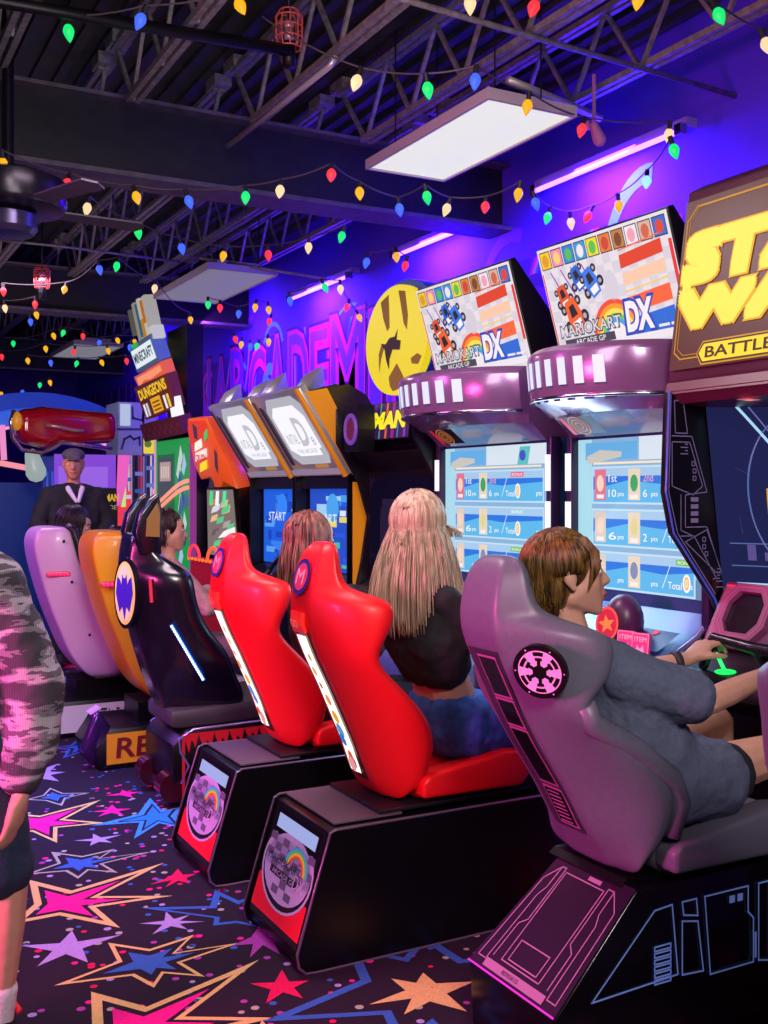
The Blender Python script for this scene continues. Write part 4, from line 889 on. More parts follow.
    for i in range(8):
        a, b, c, d = ringo[i], ringo[(i + 1) % 8], ringi[(i + 1) % 8], ringi[i]
        m.prism([P_.p(*a, .02), P_.p(*b, .02), P_.p(*c, .02), P_.p(*d, .02)], P_.n * .02, mat('hex_mauve', '#8a4a72', .35))
    hx_ = m.build('hexagon_frame', None, r); m = M(); m.poly(P_, ringi, mat('hex_dark', '#1c0e1e', .2), .022); m.line(P_, hexa(.15, .125, .09), .003, glow('#e0508a', .7), .042, True); m.build('hexagon_glass', None, hx_)
    m = M()
    m.rect(P_, .01, .003, .42, .012, mat('dash_strip', '#4a2c44', .35), .0205); m.rect(P_, .02, .005, .06, Hh - .03, mat('dash_key', '#a0607c', .35), .0212); m.rect(P_, .02, Hh - .035, .08, Hh - .02, mat('dash_key', '#a0607c', .35), .0212); m.rect(P_, .33, .005, .4, Hh - .03, mat('dash_strip', '#4a2c44', .35), .0212)
    for i, (a, b) in enumerate(((.34, .05), (.37, .05), (.34, .16), (.37, .16), (.03, .03))): m.rect(P_, a, b, a + .02, b + .05, mat('dash_key', '#a0607c', .35), .022)
    m.rect(P_, .02, Hh - .02, .08, Hh - .012, glow('#ff2860', .9), .022); m.build('dash_keys', None, r)
    # flight yoke and lit green knobs
    yo = V((2.47, yc + .12, 1.0))
    m = M(); m.chain([(yo + V((.1, -.12, -.06)), .03), (yo + V((.03, -.12, .02)), .024)]); m.chain([(yo + V((0, .04, .05)), .014), (yo + V((.02, -.1, .03)), .02), (yo + V((.02, -.2, .03)), .02), (yo + V((0, -.32, .05)), .014)])
    m.chain([(yo + V((0, .04, .05)), .015), (yo + V((-.02, .06, -.04)), .017)]); m.chain([(yo + V((0, -.32, .05)), .015), (yo + V((-.02, -.34, -.04)), .017)]); m.build('flight_yoke', mat('yoke_black', '#1a1824', .25), r, remesh=.006, relax=2)
    m = M(); m.ell((2.46, yc + .10, .95), (.035, .03, .008), m=glow('#18f060', 1.4)); m.tube([(2.47, yc + .115, .955), (2.49, yc + .165, .995)], .006, 8, glow('#30f878', 1.4)); m.build('green_lamp', None, r, smooth=True)
    return r
battle_cab()

# ------------------------------------------------------------------ bat cabinet with its round sign
def bat_cab():
    yc = 5.06; h = .43
    r = thing('racing_cabinet', 'black racing cabinet with bright yellow marquee lettering below the round yellow emblem sign', 'arcade machine', (2.9, yc, 0))
    m = M(); m.xz([(2.72, 0), (3.35, 0), (3.35, 1.98), (2.86, 1.98), (2.78, 1.74), (2.74, 1.72), (2.86, 1.62), (2.86, 1.0), (2.72, .92)], yc - h, yc + h); m.build('cabinet_body', BLK, r, bevel=.012)
    for s in (-1, 1):
        m = M(); m.xz([(2.66, 1.98), (2.95, 1.98), (2.95, .8), (2.75, .8), (2.82, 1.1), (2.86, 1.35), (2.80, 1.55), (2.72, 1.68), (2.66, 1.78)], yc + s * h, yc + s * (h + .02)); sw = m.build('side_wing', mat('wing_black', '#0e0a16', .28), r, bevel=.006)
        if s < 0: continue
        P_ = Panel((2.58 if s > 0 else 2.66, yc + (.09 if s > 0 else -.36), 1.84 if s > 0 else 1.66), (0, -1, 0), (0, 0, 1)); m = M(); m.tube([P_.p(.065 * math.cos(t * PI / 12), .075 * math.sin(t * PI / 12), 0) for t in range(24)], .012, 8, glow('#8a50c8', .55), closed=True); m.disc(P_, 0, 0, .06, mat('speaker_red', '#5a2030', .5, emit=.1), 0, 24, ry=.07); m.prism([P_.p(a, b, -.002) for a, b in ((-.08, -.12), (.08, -.12), (.09, 0), (.08, .13), (-.08, .13), (-.09, 0))], (.1, 0, 0), BLK) if s > 0 else None; m.build('speaker', None, r)
    P_ = Panel((2.69, yc + .39, 1.78), (0, -1, 0), V((.02, 0, .2))); m = M(); m.prism([P_.p(a, b, 0) for a, b in ((0, 0), (.74, 0), (.74, .2), (0, .2))], P_.n * -.1, BLK); mq = m.build('marquee', None, r)
    m = M(); m.rect(P_, .005, .005, .735, .195, glow('#3a1450', .8), .002)
    for i, c in enumerate(('#28c070', '#8030c0', '#e0e0f0', '#7a28b0', '#c030a0', '#5020a0', '#30b880', '#e87040', '#a02890', '#3090d0', '#8838d0')):
        m.rect(P_, .01 + i * .067, .005, .022 + i * .067 + (i % 3) * .01, .195, glow(c, .75), .0025)
    m.text(P_, 'BATMAN', .02, .05, .68, .105, glow('#2a1050', .8), .003, .18, bold=.12); m.text(P_, 'BATMAN', .025, .055, .67, .095, glow('#f8e820', 1.0), .004, .18, bold=.06); m.build('marquee_print', None, mq)
    P_ = Panel((2.85, yc + .38, 1.08), (0, -1, 0), (0, 0, 1)); m = M(); m.rect(P_, 0, 0, .76, .5, mat('crt_dark', '#0c0c18', .1, emit=.2, ecol='#1a1a3a'), .002)
    for i in range(9): m.rect(P_, random.uniform(.1, .6), random.uniform(.05, .4), random.uniform(.61, .7), random.uniform(.05, .42), glow('#141830', .6), .0025 + i * .0001)
    m.line(P_, [(.3, .1), (.4, .35)], .006, glow('#88a0e8', 1), .004); m.disc(P_, .48, .42, .02, glow('#c8d0f8', .9), .004, 10); m.build('screen', None, r)
    m = M(); m.bar((3.0, yc, 1.95), (3.0, yc, 2.2), .06); m.build('sign_post', BLK, r)
    m = M(); m.xz([(2.55, .0), (2.72, 0), (2.72, .98), (2.6, .92), (2.5, .82)], yc - .38, yc + .38); m.build('dash', BLK, r, bevel=.01)
    # the round sign
    P_ = Panel((2.86, yc + .1, 2.345), (0, -1, 0), (0, 0, 1)); R = .305; P_.a *= 1.18
    m = M(); m.prism([P_.p(.02 + (R + .01) * math.cos(2 * PI * i / 48), .03 + R * math.sin(2 * PI * i / 48), -.04) for i in range(48)], P_.n * -.08, mat('sign_blue', '#143a9a', .35, emit=.15)); m.build('sign_back', None, r)
    m = M(); m.prism([P_.p(R * .98 * math.cos(2 * PI * i / 48), R * math.sin(2 * PI * i / 48), 0) for i in range(48)], P_.n * -.06, mat('sign_yellow', '#ffe81a', .4, emit=.75)); sg = m.build('round_sign', None, r)
    ol = mat('sign_olive', '#7a6410', .5, emit=.3); dk = mat('sign_dark', '#2c240c', .5)  # olive and near-black tones of the emblem shapes
    m = M()
    m.poly(P_, [(-.14, .235), (-.06, .265), (-.055, .17), (-.05, .08), (-.075, .06), (-.115, .14)], ol, .002); m.poly(P_, [(.035, .27), (.1, .255), (.125, .12), (.115, .04), (.085, .08), (.06, .18)], ol, .002)
    m.poly(P_, [(-.14, .0), (-.09, -.01), (-.05, .02), (-.0, .02), (.03, .06), (.02, .0), (.06, -.01), (.05, -.06), (-.02, -.05), (-.05, -.1), (-.055, -.16), (-.085, -.1), (-.1, -.04)], dk, .003)
    m.poly(P_, [(-.135, -.01), (-.105, -.03), (-.135, -.09), (-.155, -.17), (-.16, -.06)], ol, .0025); m.poly(P_, [(-.06, -.2), (.02, -.13), (.09, -.22), (.06, -.272), (-.02, -.283), (-.05, -.25)], ol, .002)
    m.poly(P_, [(.15, -.12), (.21, -.10), (.25, -.12), (.22, -.16), (.16, -.15)], ol, .002); m.build('emblem_cutouts', None, sg)
bat_cab()

# ------------------------------------------------------------------ silver hooded racing cabinets
def hood_cab(yc, label, scr):
    h = .395
    r = thing('racing_cabinet', label, 'arcade machine', (2.95, yc, 0), 'silver hooded racing cabinets')
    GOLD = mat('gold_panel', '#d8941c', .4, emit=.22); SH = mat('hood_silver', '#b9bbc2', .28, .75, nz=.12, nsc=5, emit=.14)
    up = V((-.32, 0, .5)); P_ = Panel((2.8, yc + h, 1.6), (0, -1, 0), up); H = up.length; W = 2 * h
    m = M(); m.prism([P_.p(*q) for q in ((.0, 0, 0), (W, 0, 0), (W, H, 0), (0, H, 0))], P_.n * -.05, SH)
    hd = m.build('hood', None, r, bevel=.006)
    m = M(); m.xz([(2.83, 1.6), (2.53, 2.08), (2.72, 2.14), (2.86, 2.1), (3.15, 1.6)], yc - h + .01, yc + h - .01); m.build('hood_body', BLKM, r)
    lit = glow('#f6f8fc', .98); gl = glow('#c8ccd4', .72); dk = mat('slot_dark', '#3c3c46', .4)
    m = M(); m.rect(P_, .004, .05, .05, H - .03, mat('silver_dark', '#7c7e86', .3, .7), .002)
    m.poly(P_, [(.16, .14), (.24, .09), (.66, .09), (.70, .15), (.70, .5), (.62, .56), (.24, .56), (.16, .48)], gl, .003)
    m.poly(P_, [(.2, .2), (.3, .15), (.62, .15), (.62, .2), (.66, .2), (.66, .42), (.58, .5), (.28, .5), (.2, .44)], lit, .004)
    m.text(P_, 'D', .42, .22, .14, .2, glow('#d0d4dc', .8), .005, .1, bold=.03); m.text(P_, 'INITIAL', .24, .24, .16, .07, glow('#b4b8c4', .75), .005, .1); m.text(P_, '8', .58, .22, .04, .06, glow('#b4b8c4', .75), .005); m.text(P_, 'THE ARCADE', .3, .17, .28, .03, glow('#b4b8c4', .75), .005)
    m.prism([P_.p(a, b, .002) for a, b in ((.1, .1), (.13, .09), (.13, .5), (.1, .52))], P_.n * .012, dk)
    m.rect(P_, .02, .012, W - .02, .05, mat('silver_lip', '#d8dae0', .2, .6, emit=.2), .003); m.rect(P_, .42, .06, .6, .085, glow('#e8a050', .5), .003)
    m.build('hood_print', None, hd)
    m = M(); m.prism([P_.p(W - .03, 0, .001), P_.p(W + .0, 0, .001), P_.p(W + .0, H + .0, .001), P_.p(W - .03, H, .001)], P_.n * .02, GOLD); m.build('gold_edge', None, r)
    # fin standing behind the hood
    for a, k in ((.06, 1.0), (.62, .9)):
        m = M(); o = P_.p(a, H - .02, -.04); m.add([o, o + V((.02, -.17 * k, .0)), o + V((.13, -.14 * k, .16 * k)), o + V((.2, -.02, .0)), o + V((.05, -.03, .10 * k))], [(0, 1, 2, 4), (0, 4, 3), (4, 2, 3), (1, 3, 2), (0, 3, 1)], SH); m.build('fin', None, r, bevel=.004)
    # side panels
    for s in (-1, 1):
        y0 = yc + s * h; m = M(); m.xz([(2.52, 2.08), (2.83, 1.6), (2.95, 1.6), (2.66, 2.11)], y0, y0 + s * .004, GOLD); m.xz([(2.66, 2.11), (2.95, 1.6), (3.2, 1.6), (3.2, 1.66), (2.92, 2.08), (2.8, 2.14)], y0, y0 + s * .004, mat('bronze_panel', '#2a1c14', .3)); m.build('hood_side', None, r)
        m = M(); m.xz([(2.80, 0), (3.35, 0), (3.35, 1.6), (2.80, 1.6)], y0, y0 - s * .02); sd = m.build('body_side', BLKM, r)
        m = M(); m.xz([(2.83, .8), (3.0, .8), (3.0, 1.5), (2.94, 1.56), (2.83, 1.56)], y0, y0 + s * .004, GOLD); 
        for i in range(9): m.xz([(2.985, .9 + i * .06), (3.0, .9 + i * .06), (3.0, .92 + i * .06), (2.985, .92 + i * .06)], y0, y0 + s * .012, glow('#ffcc60', .9))
        m.build('gold_side_panel', None, sd)
    m = M(); m.box(2.9, yc - h + .02, .0, 3.3, yc + h - .02, 1.6); m.build('cabinet_body', BLKM, r)
    m = M(); m.box(2.84, yc - h + .01, 1.52, 2.93, yc + h - .01, 1.6); m.build('lintel', BLK, r)
    P_ = Panel((2.89, yc + h - .05, 1.0), (0, -1, 0), (0, 0, 1)); W = 2 * h - .1; m = M(); b = glow(scr[0], .9); m.rect(P_, 0, 0, W, .52, b, .001)
    for i in range(26):
        a, c = random.uniform(0, W - .1), random.uniform(0, .45); m.rect(P_, a, c, min(W, a + random.uniform(.03, .22)), c + random.uniform(.02, .07), glow(random.choice(scr[1:]), .85), .002 + i * .00005)
    m.disc(P_, W * .5, .4, .09, glow(scr[1], .9), .0035, 20); m.text(P_, 'START', .1, .3, .3, .06, glow('#f0f6ff', .9), .004, .15); m.build('screen', None, r)
    m = M(); m.xz([(2.6, 0), (2.9, 0), (2.9, 1.0), (2.7, .92), (2.58, .8)], yc - h + .03, yc + h - .03); m.build('dash', BLK, r, bevel=.01)
    wc = V((2.5, yc, .98)); ax = V((-.85, 0, .5)).normalized(); a = V((0, 1, 0)); bb = ax.cross(a); m = M(); m.tube([wc + a * .15 * math.cos(t * PI / 12) + bb * .15 * math.sin(t * PI / 12) for t in range(24)], .015, 6, closed=True); m.hull([(wc, .04), (wc - ax * .12, .05)]); m.bar(wc - a * .14, wc + a * .14, .03, .015); m.build('steering_wheel', mat('wheel_black', '#16121a', .35), r)
hood_cab(6.02, 'silver hooded racing cabinet, nearer of the two, gold side panel facing the bat cabinet', ('#1e50c8', '#48a8f0', '#a8d8f8', '#e0f0ff', '#2060e0', '#48c8a8', '#e8e070'))
hood_cab(6.83, 'silver hooded racing cabinet, farther of the two, beside the orange racing cabinet', ('#1460e0', '#3088f8', '#0a48c0', '#58a8f8', '#204898', '#a0b0d8'))

# ------------------------------------------------------------------ orange racing cabinet
def orange_cab():
    yc = 7.85
    r = thing('racing_cabinet', 'orange racing cabinet with a jagged orange marquee left of the silver hoods', 'arcade machine', (2.95, yc, 0))
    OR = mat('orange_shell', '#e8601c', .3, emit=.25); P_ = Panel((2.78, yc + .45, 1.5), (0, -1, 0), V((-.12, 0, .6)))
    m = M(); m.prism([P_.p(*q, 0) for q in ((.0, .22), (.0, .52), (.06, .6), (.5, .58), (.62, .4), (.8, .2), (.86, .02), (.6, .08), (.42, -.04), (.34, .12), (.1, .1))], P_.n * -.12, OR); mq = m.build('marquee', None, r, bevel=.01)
    m = M(); R2 = glow('#e83a20', .85)
    m.poly(P_, [(.02, .4), (.02, .52), (.08, .58), (.46, .56), (.5, .46), (.3, .4)], R2, .003); m.poly(P_, [(.14, .44), (.22, .42), (.25, .52), (.16, .56)], mat('vent_grey', '#44444c', .4), .004)
    for i, (a, b, w, c) in enumerate(((.09, .33, .2, '#fff4e0'), (.06, .25, .3, '#ffe8e0'), (.12, .16, .2, '#ffd820'), (.36, .4, .1, '#30c860'))): m.poly(P_, [(a, b), (a + w, b + .03), (a + w + .03, b + .1), (a + .04, b + .07)], glow(c, .95), .004 + i * .0004)
    m.poly(P_, [(.5, .2), (.56, .34), (.6, .3), (.54, .14)], mat('vent_grey', '#44444c', .4), .004); m.poly(P_, [(.24, .02), (.34, .12), (.4, .08), (.36, -.02)], mat('vent_grey', '#44444c', .4), .004)
    m.text(P_, 'CRUISN', .09, .255, .25, .05, glow('#d82818', .9), .006, .1, bold=.04); m.build('marquee_print', None, mq)
    m = M(); m.xz([(2.75, 0), (3.35, 0), (3.35, 2.0), (2.92, 2.0), (2.9, 1.5), (2.9, .95), (2.7, .9)], yc - .36, yc + .4); m.build('cabinet_body', BLK, r)
    m = M(); S = Panel((2.82, yc + .36, .98), (0, -1, 0), V((-.05, 0, .55))); m.prism([S.p(*q, 0) for q in ((0, 0), (.74, 0), (.74, .56), (.12, .56))], S.n * -.03, DKM); m.build('screen_frame', None, r)
    m = M(); cl = ('#b8b0a8', '#e8e8f0', '#d09050', '#60d890', '#8a7a80', '#f0c890', '#706060'); m.poly(S, [(.02, .02), (.72, .02), (.72, .54), (.13, .54)], glow('#8c8078', .7), .002)
    for i in range(22):
        a, b = random.uniform(.12, .5), random.uniform(.03, .44); m.poly(S, [(a, b), (a + .16, b + .02), (a + .2, b + .07), (a + .05, b + .05)], glow(random.choice(cl), .8), .003 + i * .00005)
    for a, c in ((.16, '#40e080'), (.3, '#f4f4f8'), (.46, '#50e8a0')): m.poly(S, [(a, .42), (a + .08, .42), (a + .12, .53), (a + .05, .53)], glow(c, .95), .005)
    m.poly(S, [(.3, .16), (.7, .2), (.7, .26), (.45, .22)], glow('#f8f4f0', .95), .005); m.build('screen', None, r)
    m = M()
    for k in range(2):
        c = V((2.66, yc + .22 - k * .45, .98)); m.tube([c + V((0, .13 * math.cos(t * PI / 16), .1 * math.sin(t * PI / 16))) for t in range(17)], .012, 6, glow('#ff5a3a' if k else '#ff3048', 1.3))
    for i in range(10): m.ell((2.67, yc + .38 - i * .085, .97), .014, m=glow('#ff6a20', 1.3), nu=8, nv=5)
    m.build('dash_lights', None, r)
    m = M(); m.xz([(2.68, 0), (2.75, 0), (2.75, .98), (2.7, .96)], yc - .38, yc + .42); m.build('dash', mat('dash_red', '#a01828', .35, emit=.15), r)
orange_cab()

# ------------------------------------------------------------------ green four-player cabinet with stacked signs
def green_cab():
    yc = 9.45; h = .56
    r = thing('block_cabinet', 'green cabinet under a tall tilted stack of block lettering signs', 'arcade machine', (2.95, yc, 0))
    m = M(); m.box(2.92, yc - h, 0, 3.6, yc + h, 2.1); m.build('cabinet_body', BLK, r, bevel=.01)
    P_ = Panel((2.915, yc + h, .7), (0, -1, 0), (0, 0, 1)); m = M(); G = lambda c, e=.85: glow(c, e)
    m.rect(P_, .03, 0, 1.08, 1.28, G('#189a48'), .002); m.rect(P_, .08, .25, .62, 1.15, G('#0e6a40'), .003); m.rect(P_, .1, .75, .56, 1.12, G('#38504c'), .004); m.rect(P_, .16, .9, .5, 1.08, G('#b89a90'), .005)
    for i in range(4): m.rect(P_, .2 + i * .07, .93, .24 + i * .07, 1.04, G('#d8c8c0'), .006)
    for i in range(14): a = random.uniform(.66, .9); b = random.uniform(.1, 1.1); m.poly(P_, [(a, b), (a + .07, b - .05), (a + .14, b + .05), (a + .07, b + .16)], G(random.choice(('#2a5aa0', '#a8c8e8', '#48688c', '#c8d8d0', '#1c4a80'))), .004 + i * .0001)
    m.rect(P_, .2, .5, .46, .55, G('#e8f4e8'), .006); m.rect(P_, .2, .42, .4, .45, G('#c8e8c8'), .006); m.rect(P_, .05, -.06, 1.05, .12, G('#28b858'), .003)
    m.build('screen', None, r)
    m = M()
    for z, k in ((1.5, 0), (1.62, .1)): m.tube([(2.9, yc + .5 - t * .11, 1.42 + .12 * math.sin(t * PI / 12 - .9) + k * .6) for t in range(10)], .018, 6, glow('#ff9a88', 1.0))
    m.build('neon_reflection', None, r).name = 'reflected_neon'  # reflection of neon on the green panel, built as glowing strips
    m = M(); P2 = Panel((2.82, yc + h + .06, 2.0), (0, -1, 0), V((-.06, 0, .2))); m.prism([P2.p(*q, 0) for q in ((0, -.02), (1.2, .0), (1.2, .16), (0, .15))], P2.n * -.12, mat('brick_red', '#5c1a20', .6))
    for i in range(14): m.rect(P2, .02 + i * .085, .02 + (i % 2) * .05, .085 + i * .085, .06 + (i % 2) * .05, mat('brick_red_light', '#7a2a2c', .6), .003)
    m.build('brick_marquee', None, r)
    m = M(); m.bar((2.93, yc - h + .02, .9), (2.93, yc - h + .02, 2.0), .03, .04, glow('#ff6a58', .9)); m.bar((2.9, yc - h - .06, .2), (2.9, yc - h - .06, 2.0), .04, .05, glow('#a8409c', .6)); m.bar((2.93, yc + h + .04, .3), (2.93, yc + h + .04, 2.0), .03, .03, glow('#e8b0c8', .7)); m.build('edge_lights', None, r)
    S = lambda o, up: Panel(o, (0, -1, .06), up)
    Q = S((2.78, yc + .42, 2.2), V((-.1, 0, .3))); m = M(); m.prism([Q.p(*q, 0) for q in ((0, -.02), (.9, -.02), (.94, .28), (-.06, .3))], Q.n * -.1, mat('sign_brown', '#6a2a1c', .5, emit=.2))
    m.text(Q, 'DUNGEONS', .02, .16, .84, .1, glow('#f0c020', .95), .003, 0, bold=.04); m.rect(Q, .3, .0, .6, .14, glow('#e8a818', .9), .003)
    for i in range(3): m.rect(Q, .34, .02 + i * .035, .56, .035 + i * .035, glow('#7a4410', .8), .004)
    for a, c in ((.05, '#e8e8f0'), (.14, '#d0d0d8'), (.68, '#f0f0f0'), (.78, '#f0d040')): m.rect(Q, a, .0, a + .06, .12, glow(c, .9), .004)
    m.build('yellow_sign', None, r)
    Q = S((2.74, yc + .45, 2.48), V((-.12, 0, .28))); m = M(); m.prism([Q.p(*q, 0) for q in ((-.04, 0), (.8, 0), (.84, .12), (-.06, .12))], Q.n * -.1, mat('sign_orange', '#f0703c', .5, emit=.4)); m.poly(Q, [(.0, .02), (.2, .05), (.4, .03), (.76, .05), (.76, .1), (.0, .1)], glow('#ff9a70', .9), .003); m.build('orange_sign', None, r)
    Q = S((2.70, yc + .42, 2.62), V((-.1, 0, .28))); m = M(); m.prism([Q.p(*q, 0) for q in ((0, 0), (.7, 0), (.7, .24), (0, .24))], Q.n * -.12, mat('sign_steel', '#5878a0', .4, emit=.2)); m.rect(Q, .03, .03, .67, .2, glow('#e8f4fc', .9), .003); m.text(Q, 'MINECRAFT', .06, .07, .58, .09, glow('#303848', .7), .005, 0, bold=.03); m.rect(Q, .1, .21, .3, .25, glow('#30b050', .9), .004); m.build('white_sign', None, r)
    Q = S((2.66, yc + .2, 2.86), V((-.05, .12, .4))); m = M()
    for i, (a, b, w, hh, c) in enumerate(((0, 0, .09, .4, '#b8b0a0'), (.1, .05, .08, .32, '#3a7aa0'), (.19, 0, .1, .2, '#f0a828'), (.19, .2, .08, .2, '#e8e4d8'), (.3, 0, .1, .14, '#f4f0e8'), (.3, .14, .09, .22, '#f08820'), (.4, -.04, .13, .12, '#f8f8f8'), (.4, .08, .09, .3, '#d8d4cc'), (-.08, .1, .07, .25, '#6a6a60'))):
        m.prism([Q.p(*q, i * .003) for q in ((a, b), (a + w, b), (a + w, b + hh), (a, b + hh))], Q.n * -.1, mat('block_' + c.strip('#'), c, .5, emit=.5))
    m.build('block_tower', None, r)
    m = M(); m.box(2.95, yc - .3, 2.1, 3.1, yc + .3, 3.0); m.build('sign_frame', DKM, r)
    Q = S((2.8, yc - .36, 2.1), V((-.05, 0, .4))); m = M(); m.prism([Q.p(*q, 0) for q in ((0, 0), (.18, 0), (.1, .36), (-.04, .36))], Q.n * -.06, glow('#f0f4fc', 1.0)); m.build('white_light', None, r)
green_cab()

# ------------------------------------------------------------------ far group facing the camera
def boxing():
    r = thing('boxing_machine', 'glossy dark red glove-shaped machine hood above the person in the flat cap', 'arcade machine', (2.2, 10.6, 0)); y = 10.6
    Pn = lambda u, v, d=0: at(u, v, y=y - d)
    m = M()
    def blob(pts, rad, dep=.0): return m.hull([(Pn(u, v) + V((0, dep, 0)), (rad, .16, rad)) for u, v in pts])
    blob([(24, 418), (24, 433), (48, 416), (50, 434)], .09); blob([(40, 414), (108, 420), (108, 436), (60, 438)], .075); blob([(26, 436), (46, 441), (56, 432)], .085)
    m.build('red_hood', mat('hood_red', '#a00820', .12, coat=.6), r, remesh=.025, relax=6)
    m = M(); m.tube([Pn(u, v, .2) for u, v in ((46, 425), (60, 427), (72, 430), (84, 431))], .02, 8, mat('trim_rose', '#c88a98', .2, .5)); m.build('trim', None, r, smooth=True)
    m = M(); m.tube([Pn(u, v, .12) for u, v in ((14, 410), (11, 422), (13, 438), (22, 450), (42, 453), (56, 446), (62, 442), (112, 449))], .022, 8, mat('trim_silver', '#c8a8b8', .15, .9)); m.build('chrome_rim', None, r, smooth=True)
    m = M(); m.ell(Pn(17, 421, .12), (.05, .05, .09), m=mat('amber_lens', '#c88a20', .3, emit=.4)); m.build('amber_lens', None, r, smooth=True)
    m = M(); m.box(1.98, y + .02, 0, 2.68, y + .3, 1.85); m.build('cabinet_body', mat('body_navy', '#2038a0', .4, emit=.06), r)  # slight emission brightens this body, which is no lamp
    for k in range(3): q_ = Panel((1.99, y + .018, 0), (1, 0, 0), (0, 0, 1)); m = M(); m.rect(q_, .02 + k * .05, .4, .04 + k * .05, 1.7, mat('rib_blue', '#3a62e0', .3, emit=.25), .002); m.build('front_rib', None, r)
    Q = Panel((1.78, y, 1.25), (1, 0, 0), (0, 0, 1)); m = M(); m.rect(Q, .3, .25, .9, .62, glow('#8a48e0', .8), .01); m.rect(Q, .34, .3, .82, .5, glow('#a068f0', .8), .012); m.poly(Q, [(.3, .12), (.9, .05), (.9, .24), (.3, .24)], glow('#2838c0', .8), .011)
    m.poly(Q, [(.9, .1), (1.0, .15), (1.04, .62), (.92, .62)], glow('#f060c0', .9), .012); m.poly(Q, [(.95, .1), (1.0, .1), (1.0, .3)], glow('#c0f080', .9), .013); m.build('screen', None, r)
    m = M(); m.hull([(Pn(32, 456), .07), (Pn(36, 472), .10)], mat('bag_white', '#c8dcd8', .3, emit=.5)); m.build('striking_ball', None, r, smooth=True)
boxing()
def crack_cab():
    y = 10.9; r = thing('prize_machine', 'machine with a pale grey cracked-pattern header, right of the red glove hood', 'arcade machine', (3.05, y, 0))
    a = at(118, 455, y=y); b = at(153, 403, y=y); m = M(); m.box(a.x, y, a.z, b.x + .04, y + .5, b.z); hd = m.build('header', mat('header_grey', '#8a92b8', .4, emit=.15), r, bevel=.01)
    Q = Panel((a.x, y, a.z), (1, 0, 0), (0, 0, 1)); W = b.x - a.x; H = b.z - a.z; m = M(); dk = mat('crack_dark', '#3a3e5c', .5)
    m.rect(Q, .02, H * .55, W * .35, H - .02, glow('#c8dcf0', .7), .003)
    for pts in ([(.0, .48), (1, .5)], [(.1, .12), (.18, .3), (.34, .36), (.45, .3), (.6, .34), (.62, .2)], [(.4, .9), (.42, .7), (.7, .66), (.72, .9)], [(.72, 0), (.72, 1)], [(.8, .7), (.95, .8)]): m.line(Q, [(x * W, z * H) for x, z in pts], .022, dk, .004)
    m.rect(Q, W * .72, .02, W + .03, H * .4, glow('#e8d020', .95), .005); m.disc(Q, W * .85, H * .22, .04, glow('#507818', .9), .006, 8); m.build('header_print', None, hd)
    m = M(); m.box(a.x, y + .02, 0, b.x, y + .5, a.z); m.build('cabinet_body', BLK, r)
    Q = Panel((a.x, y + .018, 1.15), (1, 0, 0), (0, 0, 1)); m = M(); cs = ('#c8406a', '#3050a0', '#e8e0f0', '#20285a', '#7a3a58', '#a07ab0', '#40204a', '#d8a0c8', '#181020')
    for i in range(14):
        w = W / 14; m.rect(Q, i * w, 0, (i + .8) * w, .76, glow(cs[(i * 5) % 9], .6), .003)
    m.rect(Q, .0, .0, .14, .36, glow('#f03a50', .95), .005)
    for i in range(10): m.rect(Q, .06 + (i % 3) * .12, .1 + i * .06, .14 + (i % 3) * .12, .14 + i * .06, glow(random.choice(('#6a80c8', '#d8d0e8', '#2a60b8')), .8), .006)
    m.build('glass_front', None, r)
crack_cab()
def pac_cab():
    y = 10.2; r = thing('arcade_cabinet', 'black upright cabinet with small yellow arcade lettering behind the man in the cap', 'arcade machine', (2.3, y, 0))
    a = at(88, 515, y=y); b = at(117, 488, y=y); m = M(); m.box(a.x, y, 0, b.x, y + .38, b.z); m.build('cabinet_body', BLK, r, bevel=.01)
    Q = Panel((a.x, y, a.z), (1, 0, 0), (0, 0, 1)); W = b.x - a.x; H = b.z - a.z; m = M(); m.text(Q, 'PAC-MAN', .03, H * .5, W * .95, H * .28, glow('#e8b830', .8), .004, bold=.03); m.text(Q, 'ARCADE', .05, H * .2, W * .8, H * .16, glow('#b8a890', .7), .004); m.rect(Q, .02, H - .03, W * .5, H - .01, glow('#b8b8d0', .8), .004); m.build('marquee_print', None, r)
pac_cab()
def arch():
    y = 11.6; r = thing('arch_ride', 'big blue arched machine with pink neon lines at the far left', 'arcade machine', (1.5, y, 0)); c = at(38, 560, y=y); R = (at(38, 393, y=y) - c).length
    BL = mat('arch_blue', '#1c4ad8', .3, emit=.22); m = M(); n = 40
    def rg(r0, r1, y0, y1, mm, t0=-.2, t1=PI + .2):
        for i in range(n):
            ta, tb = t0 + (t1 - t0) * i / n, t0 + (t1 - t0) * (i + 1) / n
            q = [(c.x + rr * math.cos(t), c.z + rr * math.sin(t)) for rr, t in ((r0, ta), (r1, ta), (r1, tb), (r0, tb))]
            m.xz(q, y0, y1, mm)
    rg(R - .16, R, y - .1, y + .5, BL); m.build('arch', None, r)
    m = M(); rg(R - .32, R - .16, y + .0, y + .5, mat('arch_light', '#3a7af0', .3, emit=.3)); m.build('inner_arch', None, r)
    m = M(); rg(R - .36, R - .33, y - .06, y + .0, glow('#ff9ad0', 1.0), .3, PI - .1); m.build('neon', None, r)
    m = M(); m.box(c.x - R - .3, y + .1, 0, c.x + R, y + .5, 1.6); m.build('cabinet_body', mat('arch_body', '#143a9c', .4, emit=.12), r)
    for k in range(3):
        m = M(); x = c.x - R * .55 + k * .16 - .5; m.box(x, y - .2, 0, x + .07, y - .05, 2.1); m.build('post', BL, r)
    m = M(); p = at(0, 463, y=y - .25); q = at(55, 473, y=y - .25); m.tube([p, q], .03, 8, glow('#ff9aa8', .9)); m.tube([at(2, 425, y=y - .25), at(4, 460, y=y - .25)], .03, 8, glow('#ff9ad8', .8)); m.build('neon_bar', None, r)
    
    return r
arch()

